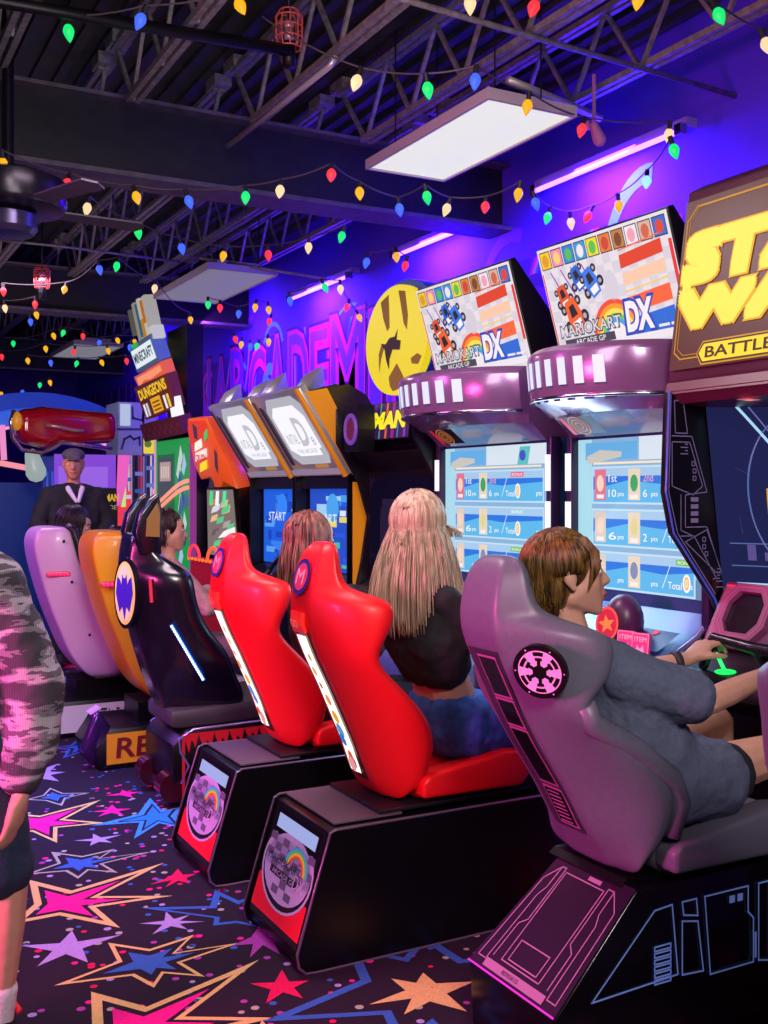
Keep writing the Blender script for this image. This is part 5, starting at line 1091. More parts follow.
# ------------------------------------------------------------------ bat seat, yellow and white seats
def shell(tab, yc, crest): m = M(); m.loft(seat_rings(tab, yc, crest)); return m
BAT_TAB = [(.40, 1.52, 1.86, .1, .16), (.5, 1.48, 1.9, .1, .22), (.62, 1.43, 1.81, .1, .25), (.72, 1.40, 1.79, .1, .26), (.82, 1.37, 1.70, .1, .25), (.93, 1.35, 1.64, .1, .24), (1.03, 1.33, 1.62, .1, .245), (1.11, 1.32, 1.61, .1, .24), (1.15, 1.32, 1.56, .1, .19), (1.2, 1.325, 1.47, .1, .15), (1.27, 1.335, 1.45, .1, .14), (1.31, 1.35, 1.44, .09, .12)]
def bat_pod():
    yc = 5.1; r = thing('racing_pod', 'black racing seat with pointed ears and blue light strip, on a flame-decorated base', 'arcade seat', (1.6, yc, 0))
    BG = mat('bat_gloss', '#120f1e', .22, coat=.4)
    sh = shell(BAT_TAB, yc, 1.13).build('seat_shell', BG, r, sub=2, smooth=True)
    for s in (-1, 1):
        m = M(); m.xz([(1.37, 1.2), (1.345, 1.31), (1.37, 1.40), (1.415, 1.46), (1.462, 1.495), (1.475, 1.42), (1.475, 1.2)], yc + s * .06, yc + s * .145); m.build('ear', BG, sh, bevel=.012, seg=3)
        m = M(); m.xz([(1.395, 1.29), (1.40, 1.37), (1.452, 1.45), (1.462, 1.40), (1.462, 1.285)], yc + s * .144, yc + s * .15); m.build('ear_panel', mat('pad_bronze', '#8a6a34', .35, emit=.06), sh)
    m = M(); m.hull([((1.44, yc, 1.28), (.03, .09, .05)), ((1.44, yc, 1.38), (.02, .07, .03))]); m.build('head_pad', mat('pad_bronze', '#6a5434', .35, emit=.04), sh, smooth=True)
    P_ = Panel((1.35, 5.035, 1.02), (.5, -.87, 0), (0, 0, 1)); P_.a *= .66; P_.o += P_.n * .012; m = M()
    m.prism([P_.p(.115 * math.cos(t * PI / 16), .17 * math.sin(t * PI / 16), 0) for t in range(32)], P_.n * .03, BG); m.disc(P_, 0, 0, .1, mat('badge_gold', '#e8c060', .35, emit=.25), .032, 32, ry=.15); m.disc(P_, 0, 0, .088, mat('badge_pale', '#d8c890', .35, emit=.2), .034, 32, ry=.135)
    bat = [(0, -.1), (.02, -.05), (.05, -.07), (.07, -.03), (.085, 0), (.07, .06), (.045, .05), (.03, .03), (.02, .07), (.01, .055), (0, .055)]
    m.poly(P_, [(x, z * 1.3) for x, z in bat] + [(-x, z * 1.3) for x, z in bat[-2:0:-1]], mat('badge_violet', '#3a1c90', .35, emit=.2), .036); m.build('bat_badge', None, sh)
    m = M(); a = V((1.49, 4.858, .875)); b = V((1.645, 4.846, .605)); m.tube([a, b], .009, 8, glow('#2a70ff', 1.3))
    for i in range(22): m.ell(a.lerp(b, (i + .5) / 22) + V((-.004, -.008, 0)), .0065, m=glow('#d8f0ff', 2.5), nu=6, nv=4)
    m.build('light_strip', None, sh)
    m = M(); m.tube([(1.405, 4.915, 1.09), (1.41, 4.905, .98)], .008, 6, glow('#e01840', .9)); m.build('red_marker', None, sh)
    m = M(); m.xz([(1.5, .38), (1.55, .37), (2.2, .38), (2.25, .5), (2.0, .5), (1.86, .47), (1.5, .46)], yc - .2, yc + .2); m.build('seat_cushion', mat('bat_pad', '#3a3640', .5), r, bevel=.02)
    m = M(); m.xz([(1.5, .12), (1.5, .3), (1.57, .37), (2.4, .385), (2.4, 0), (1.66, 0), (1.6, .06), (1.6, .14), (1.56, .16)], yc - .23, yc + .23); m.build('plinth', BLK, r, bevel=.006)
    for s in (-1, 1):
        m = M(); m.tube([(x, yc + s * .232, z) for x, z in ((2.4, .385), (1.6, .37), (1.53, .33), (1.54, .27), (1.58, .2), (1.54, .12))], .007, 6, mat('trim_lilac', '#b8a8e0', .2, .7)); m.build('edge_trim', None, r, smooth=True)
    m = M(); S = Panel((1.5, yc - .231, 0), (1, 0, 0), (0, 0, 1)); rd = mat('flame_red', '#b8182c', .4, emit=.15); og = mat('flame_orange', '#d86428', .4, emit=.15)
    for i in range(11):
        x = .05 + i * .077; k = random.uniform(.6, 1)
        m.poly(S, [(x, .352), (x + .078, .352), (x + .07, .352 - .05 * k), (x + .06, .352 - .10 * k), (x + .052, .352 - .06 * k), (x + .04, .352 - .045 * k), (x + .03, .352 - .13 * k), (x + .018, .352 - .07 * k), (x + .006, .352 - .03 * k)], rd, .002)
        m.poly(S, [(x, .02), (x + .078, .02), (x + .066, .02 + .09 * k), (x + .05, .02 + .04 * k), (x + .035, .02 + .14 * k), (x + .022, .02 + .05 * k), (x + .01, .02 + .08 * k)], og if i < 5 else rd, .002)
    m.rect(S, .045, .02, .06, .352, rd, .0018); m.build('flame_print', None, r)
    for s in (-1, 1):
        m = M(); y0 = yc + s * .17; m.tube([(1.51, y0 - .05, .1), (1.51, y0 + .05, .1)], .07, 16); m.build('front_roller', mat('roller_red_glint', '#3a0c1c', .2, coat=.5), r, auto=.6)  # dark red glint on the rounded front put into its colour
    m = M(); m.box(1.5, yc - .21, .02, 1.62, yc + .21, .09); m.build('front_foot', mat('foot_chrome', '#5a4a7a', .2, .8), r, bevel=.02)
    m = M(); m.xz([(1.60, 0), (1.68, 0), (1.70, .16), (1.64, .17)], yc - .25, yc - .233, mat('corner_red', '#d82838', .4, emit=.3)); m.build('corner_print', None, r)
bat_pod()
YEL_TAB = [(.33, 1.72, 1.84, .16, .18), (.36, 1.66, 1.88, .19, .22), (.45, 1.58, 1.87, .2, .24), (.55, 1.53, 1.85, .2, .25), (.63, 1.50, 1.82, .2, .25), (.75, 1.45, 1.75, .2, .25), (.87, 1.41, 1.69, .2, .25), (1.0, 1.375, 1.64, .2, .25), (1.1, 1.35, 1.6, .2, .25), (1.2, 1.335, 1.575, .19, .24), (1.265, 1.36, 1.56, .18, .23), (1.29, 1.40, 1.53, .16, .2)]
def shell_pod(yc, dx, col, label, edge, pan, side, txt, tcol):
    r = thing('racing_pod', label, 'arcade seat', (1.6 + dx, yc, 0), 'side panelled racing seats')
    tab = [(z, a + dx, b + dx, c, d) for z, a, b, c, d in YEL_TAB]
    PM = mat('shell_' + col.strip('#'), col, .35, coat=.2); sh = shell(tab, yc, 2).build('seat_shell', PM, r, sub=2, smooth=True)
    for s in (-1, 1):
        m = M(); m.tube([(xw + .012, yc + s * (hw - .016), z) for z, xb, xw, bw, hw in tab[3:]], .024, 8, mat('rim_black', '#0c0a10', .4)); m.build('edge_rim', None, sh, smooth=True)
        for z, fx in ((1.2, .75), (.95, .72), (.62, .68)):
            xb = spine(tab, z); m = M(); m.ell((xb + .2 * fx + .02, yc + s * .249, z), (.009, .004, .009), m=BLK, nu=10, nv=6); m.build('bolt', None, sh)
    m = M(); x = spine(tab, 1.0) - (.03 if dx == 0 else 0)
    for i in range(6): m.ell((x + .045 + i * .022, yc - .232 - i * .003, 1.0), (.010, .006, .010), m=glow('#ff2860', 1.8), nu=8, nv=5)
    m.hull([((x + .04, yc - .226, 1.0), (.012, .004, .016)), ((x + .16, yc - .243, 1.0), (.012, .004, .016))], mat('red_lens_dim', '#e02060', .3, emit=.6)); m.build('red_light', None, sh)
    m = M(); m.xz([(1.7 + dx, .33), (2.2 + dx, .34), (2.24 + dx, .42), (2.0 + dx, .46), (1.8 + dx, .42)], yc - .19, yc + .19); m.build('seat_cushion', mat('pan_' + pan.strip('#'), pan, .5), r, bevel=.02)
    m = M(); m.xz([(1.36 + dx, 0), (2.35, 0), (2.35, .22), (1.42 + dx, .22), (1.34 + dx, .1)], yc - .25, yc + .25); m.build('plinth', BLK, r, bevel=.005)
    m = M(); m.box(1.6 + dx, yc - .15, .22, 2.2, yc + .15, .33); m.build('seat_rail', DKM, r)
    S = Panel((1.4 + dx, yc - .2515, 0), (1, 0, 0), (0, 0, 1)); m = M(); m.rect(S, .0, .03, .9, .195, mat('side_' + side.strip('#'), side, .4, emit=.12), .002); m.text(S, txt, .05 if len(txt) < 3 else .27, .06, .19 if len(txt) < 3 else .22, .11, mat('ink_' + tcol.strip('#'), tcol, .4), .004, .08, bold=.02)
    m.rect(S, .5, .05, .65, .17, mat('side_mauve', '#8a5a8c', .4, emit=.1), .003); m.rect(S, .68, .06, .8, .15, mat('side_blue', '#b0b8e8', .4, emit=.3), .003); m.build('side_print', None, r)
    m = M(); m.hull([((1.3 + dx, yc - .2, .12), .03), ((1.36 + dx, yc - .2, .28), .03), ((1.42 + dx, yc - .18, .2), .03), ((1.34 + dx, yc - .2, .06), .03)]); ft = m.build('corner_foot', mat('foot_purple_lit', '#5a3078', .2, .7), r, bevel=0, auto=.5)  # chrome corner foot with purple light put into its colour
    m = M(); m.prism([(1.325 + dx, yc - .21, .3), (1.325 + dx, yc - .14, .3), (1.38 + dx, yc - .14, .33), (1.38 + dx, yc - .21, .33)], (-.01, 0, .01), glow('#d888ff', .9)); m.build('foot_light', None, ft)
shell_pod(5.98, 0, '#d49c14', 'yellow ochre racing seat with red side light, between black seat and white seat', 0, '#d8c0dc', '#e08c20', 'RE', '#7a1c28')
shell_pod(6.85, -.15, '#dcc2e4', 'white lilac-lit racing seat with a red side light, left of the yellow seat', 0, '#4a4250', '#c8b8c8', '藤原とうふ', '#241a2c')

# ------------------------------------------------------------------ people
def frame(f, up=(0, 0, 1)):
    f = V(f).normalized(); u = V(up); s = u.cross(f).normalized(); u = f.cross(s).normalized(); return f, s, u   # side = the person's left
def head_on(m, c, F, nb, k=1.0):
    f, s, u = F; c = V(c); p = lambda a, b, d: c + (f * a + s * b + u * d) * k
    m.ell(p(-.012, 0, .028), (.096 * k, .076 * k, .09 * k), F)
    m.hull([(p(.052, 0, .03), .046 * k), (p(.045, .03, -.02), .036 * k), (p(.045, -.03, -.02), .036 * k), (p(-.005, .04, -.05), .028 * k), (p(-.005, -.04, -.05), .028 * k), (p(.066, .012, -.092), .018 * k), (p(.066, -.012, -.092), .018 * k), (p(.072, 0, -.05), .02 * k), (p(.058, .025, .05), .03 * k), (p(.058, -.025, .05), .03 * k)], n=12)
    m.hull([(p(.088, 0, .016), .008 * k), (p(.108, 0, -.022), .011 * k), (p(.09, .012, -.026), .009 * k), (p(.09, -.012, -.026), .009 * k), (p(.085, 0, -.02), .012 * k)])
    for t in (-1, 1):
        m.hull([(p(.08, t * .012, .028), .011 * k), (p(.072, t * .042, .03), .011 * k)])
        m.ell(p(-.012, t * .081, .004), (.018 * k, .007 * k, .024 * k), F); m.ell(p(-.006, t * .078, -.02), (.010 * k, .007 * k, .012 * k), F); m.hull([(p(.0, t * .07, .0), .01 * k), (p(-.01, t * .078, .0), .008 * k)])
    m.hull([(p(.086, .016, -.052), .007 * k), (p(.094, 0, -.049), .008 * k), (p(.086, -.016, -.052), .007 * k)]); m.hull([(p(.084, .012, -.064), .008 * k), (p(.09, 0, -.064), .009 * k), (p(.084, -.012, -.064), .008 * k)])
    m.hull([(p(-.03, 0, -.04), .052 * k), (V(nb), .056 * k)])
def face_bits(c, F, body, k=1.0, brow='#3a2418'):
    f, s, u = F; c = V(c); p = lambda a, b, d: c + (f * a + s * b + u * d) * k
    for t in (-1, 1):
        m = M(); m.ell(p(.078, t * .031, .008), (.012 * k, .016 * k, .009 * k), F, mat('eye_white', '#d8d4d0', .3)); m.ell(p(.0875, t * .031, .008), (.0035 * k, .006 * k, .006 * k), F, mat('iris', '#2a1c14', .2)); m.build('eye', None, body, smooth=True)
        m = M(); m.tube([p(.09, t * .014, .03), p(.09, t * .03, .036), p(.078, t * .048, .031)], .0035 * k, 5); m.build('eyebrow', mat('brow_' + brow.strip('#'), brow, .8), body, smooth=True)
    m = M(); m.tube([p(.088, .02, -.056), p(.1, .006, -.055), p(.1, -.006, -.055), p(.088, -.02, -.056)], .0045 * k, 6); m.build('lips', mat('lips', '#b05a5c', .45), body, smooth=True)
def hand_on(m, w, d, n, thumb=1, curl=.5, k=1.0):
    w = V(w); d = V(d).normalized(); n = V(n); n = (n - d * n.dot(d)).normalized(); t = d.cross(n) * thumb
    kn = [w + (d * (.082 - abs(i - 1.3) * .004) + t * (.027 - i * .018)) * k for i in range(4)]
    m.hull([(w, .023 * k)] + [(q, .0115 * k) for q in kn] + [(w + (d * .03 + t * .024) * k, .015 * k), (w + (d * .03 - t * .022) * k, .014 * k)])
    for i, q in enumerate(kn):
        L = (.040, .045, .042, .033)[i] * k; p = q; ang = curl * .55; pts = [(p, .0095 * k)]
        for j, (a, b) in enumerate(((1, .0088), (.62, .008), (.5, .0068))):
            dd = d * math.cos(ang) + n * math.sin(ang); p = p + dd * L * a; pts.append((p, b * k)); ang += curl
        m.chain(pts, n=8)
    b = w + (d * .025 + t * .022 + n * .006) * k; p1 = b + (d * .028 + t * .026 + n * .010) * k; p2 = p1 + (d * .026 + t * .006 + n * .016 * (.5 + curl)) * k; p3 = p2 + (d * .018 - t * .004 + n * .012 * (.5 + curl)) * k
    m.chain([(b, .015 * k), (p1, .0115 * k), (p2, .0095 * k), (p3, .008 * k)], n=8)
def figure(label, J, skin, vox, group=None, hands=True, cat='person', foot=True):
    k = J.get('k', 1.0); base = (J['pel'].x, J['pel'].y, 0); r = thing('person', label, cat, base, group); m = M(); F = frame(J['face'], J.get('hup', (0, 0, 1))); nb = J['neck']
    head_on(m, J['head'], F, nb, J.get('hk', 1.0))
    sh = [J['shl'], J['shr']]; pel = J['pel']; side = (sh[0] - sh[1]).normalized(); ch = (sh[0] + sh[1]) / 2
    wst = ch.lerp(pel, .62)
    m.hull([(nb, .05 * k), (sh[0].lerp(ch, .2), .055 * k), (sh[1].lerp(ch, .2), .055 * k), (ch.lerp(pel, .3) + side * .08 * k, .09 * k), (ch.lerp(pel, .3) - side * .08 * k, .09 * k)])
    m.hull([(ch.lerp(pel, .3) + side * .07 * k, .09 * k), (ch.lerp(pel, .3) - side * .07 * k, .09 * k), (wst + side * .05 * k, .085 * k), (wst - side * .05 * k, .085 * k)])
    m.hull([(wst + side * .05 * k, .085 * k), (wst - side * .05 * k, .085 * k), (pel + side * .075 * k, .10 * k), (pel - side * .075 * k, .10 * k)])
    for x, t in (('l', 0), ('r', 1)):
        s0, e, w = sh[t], J['el' + x], J['wr' + x]; d = (w - e).normalized()
        m.chain([(s0, .052 * k), (s0.lerp(e, .4), .046 * k), (e, .037 * k), (e.lerp(w, .3), .037 * k), (w, .024 * k)])
        if hands: hand_on(m, w + d * .01, J.get('hd' + x, d), J.get('hn' + x, V((0, 0, -1))), 1 if x == 'r' else -1, J.get('curl', .6), k)
        h, kn, an = pel + side * (.09 if t == 0 else -.09) * k, J['kn' + x], J['an' + x]
        m.chain([(h, .092 * k), (h.lerp(kn, .4), .078 * k), (kn, .055 * k), (kn.lerp(an, .3), .054 * k), (an, .034 * k)])
        to = J['to' + x]; m.hull([(an + V((0, 0, -.02)), .034 * k), (an.lerp(to, .5) + V((0, 0, -.02)), .03 * k), (to, .026 * k)])
    b = m.build('body', skin, r, remesh=vox, relax=2)
    face_bits(J['head'], F, b, J.get('hk', 1.0), J.get('brow', '#3a2418'))
    return r, F
def shoes(r, J, m_, sole):
    for x in 'lr':
        an, to = J['an' + x], J['to' + x]; d = (V((to.x, to.y, 0)) - V((an.x, an.y, 0))).normalized(); g = V((to.x, to.y, to.z - .03))
        m = M(); m.hull([(an - d * .04 + V((0, 0, -.035)), .038), (an + V((0, 0, -.01)), .045), (to, .034), (an.lerp(to, .5) + V((0, 0, .0)), .042)]); s = m.build('shoe', m_, r, smooth=False, remesh=.008, relax=2)
        z = min(an.z, to.z) - .065; m = M(); m.hull([(V((an.x, an.y, z)) - d * .05, (.035, .035, .012)), (V((to.x, to.y, z)), (.042, .042, .012)), (V((to.x, to.y, z)) + d * .02, (.035, .035, .012))]); m.build('sole', sole, s, smooth=True)
def hairmat(name, col, dark, sc=60):
    if name in MATS: return MATS[name]
    m = mat(name, col, .42, nz=.0); nt = m.node_tree; b = nt.nodes['Principled BSDF']
    tc = nt.nodes.new('ShaderNodeTexCoord'); mp = nt.nodes.new('ShaderNodeMapping'); mp.inputs['Scale'].default_value = (sc, sc, sc * .12); n = nt.nodes.new('ShaderNodeTexNoise'); n.inputs['Scale'].default_value = 1; n.inputs['Detail'].default_value = 3
    rp = nt.nodes.new('ShaderNodeValToRGB'); rp.color_ramp.elements[0].position = .35; rp.color_ramp.elements[1].position = .66; rp.color_ramp.elements[0].color = hx(dark); rp.color_ramp.elements[1].color = hx(col)
    L = nt.links.new; L(tc.outputs['Object'], mp.inputs['Vector']); L(mp.outputs['Vector'], n.inputs['Vector']); L(n.outputs['Fac'], rp.inputs['Fac']); L(rp.outputs['Color'], b.inputs['Base Color'])
    return m
def hair(r, c, F, m_, end, k=1.0, n=260, back=.25, fringe=True, bulk=1.0, drape=None, sw=.005, seed=1, facehalf=.95):
    """strands from the crown over the skull; end(phi) gives the lowest height (head frame) at azimuth phi (0 = face)"""
    f, s, u = F; c = V(c); rnd = random.Random(seed); p = lambda a, b, d: c + (f * a + s * b + u * d) * k
    m = M(); m.ell(p(-.02, 0, .034), (.098 * k * bulk, .083 * k * bulk, .095 * k * bulk), F, nu=24, nv=16)
    m.ell(p(-.045, 0, -.01), (.068 * k * bulk, .078 * k * bulk, .085 * k * bulk), F, nu=20, nv=12)
    for i in range(n):
        ph = rnd.uniform(-PI, PI); lo = end(ph) 
        part = rnd.uniform(-.02, .02); th0 = rnd.uniform(.05, .5); pts = []; rr = rnd.uniform(1.0, 1.09) * bulk; w = rnd.uniform(-.25, .25)
        A, B, D = .098, .083, .095
        K = 9
        for j in range(K + 1):
            t = th0 + (1.75 - th0) * j / K; q = ph + w * (j / K - .3) * .5
            a = -.02 + A * rr * math.sin(t) * math.cos(q); b = B * rr * math.sin(t) * math.sin(q); d = .034 + D * rr * math.cos(t)
            if d < lo: break
            pts.append((a, b, d))
        if len(pts) < 3: continue
        if len(pts) == K + 1 and lo < -.0:
            a, b, d = pts[-1]; L = d - lo * rnd.uniform(.85, 1.02); S = max(3, int(L / .03)); flare = rnd.uniform(-.04, .10) if drape is None else rnd.uniform(*drape)
            for j in range(1, S + 1):
                t = j / S; x = 1 + flare * math.sin(t * PI * .6) - (0 if drape is not None else t * .12); wv = .006 * math.sin(t * 7 + i)
                pts.append((a * x + wv, b * x + wv * .6, d - L * t))
        m.tube([p(*q) for q in pts], sw * k * rnd.uniform(.7, 1.3), 5, r1=sw * .35 * k)
    return m.build('hair', m_, r, smooth=True)
SKIN = mat('skin_fair', '#d8a08c', .5, nz=.06, nsc=30); SKIN2 = mat('skin_tan', '#b07a62', .5, nz=.06, nsc=30)
def cloth(name, col, **k): return mat('cloth_' + name, col, k.pop('rough', .85), nz=k.pop('nz', .15), nsc=k.pop('nsc', 120), bump=k.pop('bump', .25))

# girl in the nearest seat
J = dict(head=V((1.785, 2.27, 1.27)), face=(1, -.42, .14), neck=V((1.80, 2.27, 1.10)), shl=V((1.85, 2.42, 1.03)), shr=V((1.87, 2.11, 1.02)), pel=V((2.03, 2.26, .705)), ell=V((2.13, 2.50, .94)), elr=V((2.07, 2.04, .95)), wrl=V((2.365, 2.425, .985)), wrr=V((2.34, 2.07, 1.0)),
         knl=V((2.45, 2.38, .79)), knr=V((2.45, 2.10, .77)), anl=V((2.45, 2.36, .12)), anr=V((2.45, 2.12, .12)), tol=V((2.56, 2.36, .065)), tor=V((2.56, 2.12, .065)), hdl=V((.8, -.1, .55)), hnl=V((.6, 0, -.9)), hdr=V((.8, .1, .5)), hnr=V((.6, 0, -.9)), k=.95, curl=.75, brow='#4a2a16')
r, F = figure('girl with brown hair in a baggy grey T-shirt, leaning back in the grey seat', J, SKIN, .0055)
HM = hairmat('hair_brown', '#8a642c', '#352410', 90)
def e1(ph): c = math.cos(ph); return .075 if c > .80 else (.035 if c > .45 else (.0 if c > -.35 else -.085))
hair(r, J['head'], F, HM, e1, 1.0, 1100, sw=.0030, seed=3)
f, s, u = F; p = lambda a, b, d: V(J['head']) + f * a + s * b + u * d
m = M(); rnd = random.Random(4)
for i in range(60):          # loose locks falling beside the cheek and over the brow
    q = rnd.uniform(-.012, .012); m.tube([p(-.01 + q, -.03 + q, .128), p(.04 + q, -.055, .104), p(.064 + q, -.071, .065), p(.06 + q, -.079, .025), p(.05 + q * 1.5, -.079, -.01 + q * 2)], .0025, 5, r1=.001)
m.build('fringe', HM, r, smooth=True)
m = M()
for i in range(7): m.ell(p(-.05 - i * .004, -.055 + .004 * i, -.035 - i * .017), (.019, .017, .014), F)
m.build('braid', HM, r, remesh=.005)
TS = cloth('grey_shirt', '#5b6480', nz=.1, nsc=80)
m = M(); m.hull([((1.81, 2.27, 1.085), .062), ((1.86, 2.39, 1.035), .066), ((1.875, 2.14, 1.03), .066), ((1.93, 2.36, .88), .115), ((1.94, 2.17, .88), .115)], n=14)
m.hull([((1.93, 2.36, .88), .112), ((1.94, 2.17, .88), .112), ((2.03, 2.37, .72), .115), ((2.04, 2.14, .72), .118)], n=14)
m.hull([((2.03, 2.37, .73), .12), ((2.04, 2.14, .73), .12), ((2.14, 2.36, .735), .10), ((2.16, 2.12, .72), .108)], n=14)
m.hull([((1.865, 2.12, 1.02), .07), ((2.015, 2.055, .965), .072)], n=14); m.hull([((1.85, 2.41, 1.03), .07), ((2.0, 2.46, .965), .07)], n=14)
m.build('t_shirt', TS, r, remesh=.008, relax=5, disp=.014, dsc=.045)
m = M(); m.hull([((2.14, 2.36, .735), .095), ((2.2, 2.37, .745), .088)], n=12); m.hull([((2.14, 2.13, .72), .097), ((2.2, 2.115, .727), .09)], n=12); m.build('shorts', cloth('shorts_black', '#22222c'), r, remesh=.009, relax=2)
d = (J['wrl'] - J['ell']).normalized(); m = M(); c0 = J['wrl'] - d * .03; a = d.cross(V((0, 0, 1))).normalized(); b = d.cross(a)
m.loft([[c0 + d * h + a * math.cos(t * PI / 10) * rr + b * math.sin(t * PI / 10) * rr for t in range(20)] for h, rr in ((-.012, .026), (-.011, .032), (.011, .032), (.012, .026))], caps=False); m.build('wristband', mat('band_grey', '#3a3440', .6), r, smooth=True)
shoes(r, J, cloth('shoe_grey', '#3a3a44'), mat('sole_white', '#c8c4cc', .6))

# blonde person in jeans
J = dict(head=V((1.93, 3.29, 1.365)), face=(.9, .5, .05), neck=V((1.92, 3.275, 1.2)), shl=V((1.93, 3.43, 1.12)), shr=V((1.93, 3.11, 1.11)), pel=V((2.03, 3.255, .665)), ell=V((2.05, 3.62, 1.16)), elr=V((2.10, 3.03, .93)), wrl=V((2.10, 3.72, 1.36)), wrr=V((2.27, 3.10, 1.0)),
         knl=V((2.36, 3.38, .64)), knr=V((2.37, 3.14, .64)), anl=V((2.44, 3.36, .12)), anr=V((2.44, 3.16, .12)), tol=V((2.47, 3.42, .065)), tor=V((2.47, 3.24, .065)), hdl=V((.2, .1, 1)), hnl=V((1, 0, 0)), hnr=V((.3, .6, -.6)), k=.95, curl=.45, brow='#a08060')
r, F = figure('person with long blonde hair, black top and jeans in the nearer red seat', J, SKIN, .007)
HB = hairmat('hair_blonde', '#e4c4a8', '#a08070', 70)
def e2(ph): c = math.cos(ph); return .06 if c > .75 else (-.03 if c > .5 else -.34)
hair(r, J['head'], F, HB, e2, 1.04, 1700, sw=.0028, seed=8, drape=(.0, .75), bulk=1.04)
BT = cloth('black_top', '#14101a', nz=.2)
m = M(); m.hull([((1.92, 3.28, 1.18), .06), ((1.93, 3.40, 1.12), .065), ((1.93, 3.14, 1.11), .065), ((1.93, 3.35, .96), .105), ((1.93, 3.16, .96), .105)], n=14); m.hull([((1.93, 3.35, .97), .11), ((1.93, 3.16, .97), .11), ((1.95, 3.33, .90), .098), ((1.95, 3.17, .90), .098)], n=14)
m.chain([((1.93, 3.12, 1.11), .066), ((2.09, 3.035, .94), .056), ((2.18, 3.07, .965), .046)], n=12); m.chain([((1.93, 3.42, 1.12), .064), ((2.03, 3.58, 1.15), .055)], n=12); m.build('top', BT, r, remesh=.009, relax=3, disp=.02, dsc=.08)
JN = cloth('jeans', '#3a66bc', nz=.3, nsc=25)
m = M(); m.hull([((2.0, 3.33, .70), .105), ((2.0, 3.18, .70), .105), ((2.03, 3.345, .67), .125), ((2.03, 3.165, .67), .125)], n=14)
for y, ky, ay in ((3.345, 3.38, 3.36), (3.165, 3.14, 3.16)): m.chain([((2.03, y, .665), .122), ((2.2, (y + ky) / 2, .66), .095), ((2.36, ky, .64), .075), ((2.40, ky, .45), .066), ((2.44, ay, .16), .052)], n=14)
m.build('jeans', JN, r, remesh=.009, relax=2, disp=.022, dsc=.05)
shoes(r, J, cloth('shoe_white', '#b8b4bc'), mat('sole_white', '#c8c4cc', .6))

def seated(x, y, z, label, hairc, hcol, face, top, legs, end, seed=1, k=.95, knee=None, n=260, skin=SKIN2, bun=False, arms=None, floor_z=.12, dzs=0):
    h = V((x, y, z)); f = V(face).normalized(); sd = V((0, 0, 1)).cross(V((1, 0, 0)))
    J = dict(head=h, face=face, neck=h + V((.0, 0, -.165)), shl=h + V((.02, .16, -.25)), shr=h + V((.02, -.16, -.25)), pel=V((x + .1, y, .60 + dzs)), ell=h + V((.17, .23, -.42)), elr=h + V((.17, -.22, -.42)), wrl=h + V((.40, .12, -.32)), wrr=h + V((.40, -.12, -.32)),
             knl=V((x + .5, y + .12, .60 + dzs)), knr=V((x + .5, y - .12, .60 + dzs)), anl=V((x + .62, y + .11, floor_z)), anr=V((x + .62, y - .11, floor_z)), tol=V((x + .74, y + .11, floor_z - .055)), tor=V((x + .74, y - .11, floor_z - .055)), k=k, curl=.8, hnl=V((.4, 0, -1)), hnr=V((.4, 0, -1)))
    r, F = figure(label, J, skin, .009)
    hm = hairmat(hairc, *hcol); hair(r, h, F, hm, end, 1.0, n, sw=.0055, seed=seed, drape=(.0, .25))
    if bun: m = M(); f_, s_, u_ = F; m.ell(h - f_ * .10 + u_ * .09, .04); m.build('hair_bun', hm, r, smooth=True)
    m = M(); a, b = J['shl'], J['shr']; ch = (a + b) / 2; pl = J['pel']
    m.hull([(J['neck'] + V((0, 0, -.02)), .06), (a.lerp(ch, .2), .066), (b.lerp(ch, .2), .066), (ch.lerp(pl, .35) + V((0, .09, 0)), .105), (ch.lerp(pl, .35) - V((0, .09, 0)), .105)], n=12); m.hull([(ch.lerp(pl, .35) + V((0, .09, 0)), .105), (ch.lerp(pl, .35) - V((0, .09, 0)), .105), (pl + V((0, .08, .05)), .115), (pl + V((0, -.08, .05)), .115)], n=12)
    for t, e, w in ((a, J['ell'], J['wrl']), (b, J['elr'], J['wrr'])): m.chain([(t, .066), (e, .054), (e.lerp(w, .55), .044)], n=10)
    m.build('shirt', top, r, remesh=.011, relax=2, disp=.02, dsc=.08)
    m = M()
    for sg, kk, an in ((1, J['knl'], J['anl']), (-1, J['knr'], J['anr'])): m.chain([(pl + V((0, sg * .085, 0)), .112), (kk, .07), (an + V((0, 0, .05)), .05)], n=10)
    m.build('trousers', legs, r, remesh=.012, relax=1); shoes(r, J, cloth('shoe_dark', '#1c1a22'), mat('sole_white', '#c8c4cc', .6))
    return r
def e3(ph): c = math.cos(ph); return .05 if c > .75 else (-.02 if c > .5 else -.22)
seated(1.86, 4.085, 1.285, 'person with brown hair in the farther red seat, mostly hidden', 'hair_russet', ('#a06858', '#4c2c28', 60), (1, .1, 0), cloth('plum_top', '#4a2c3c'), cloth('trousers_dark', '#20202c'), e3, 5, skin=SKIN)
def e4(ph): c = math.cos(ph); return .06 if c > .55 else (.0 if c > .1 else -.08)
seated(1.80, 5.94, 1.27, 'woman with dark bun and pink striped top, in the yellow seat', 'hair_dark', ('#3a2420', '#120a0a', 60), (1, -.25, .02), cloth('pink_stripe', '#c89098', nz=.4, nsc=9), cloth('trousers_mauve', '#8a5a70'), e4, 6, skin=SKIN, bun=True, dzs=-.02)
def e5(ph): c = math.cos(ph); return .06 if c > .8 else -.2
seated(1.47, 6.85, 1.28, 'person with long dark hair leaning forward in the white seat', 'hair_black', ('#1c1218', '#08060a', 60), (1, -.35, -.25), cloth('mauve_top', '#8a5868'), cloth('trousers_dark', '#20202c'), e5, 9, skin=SKIN, dzs=-.06)

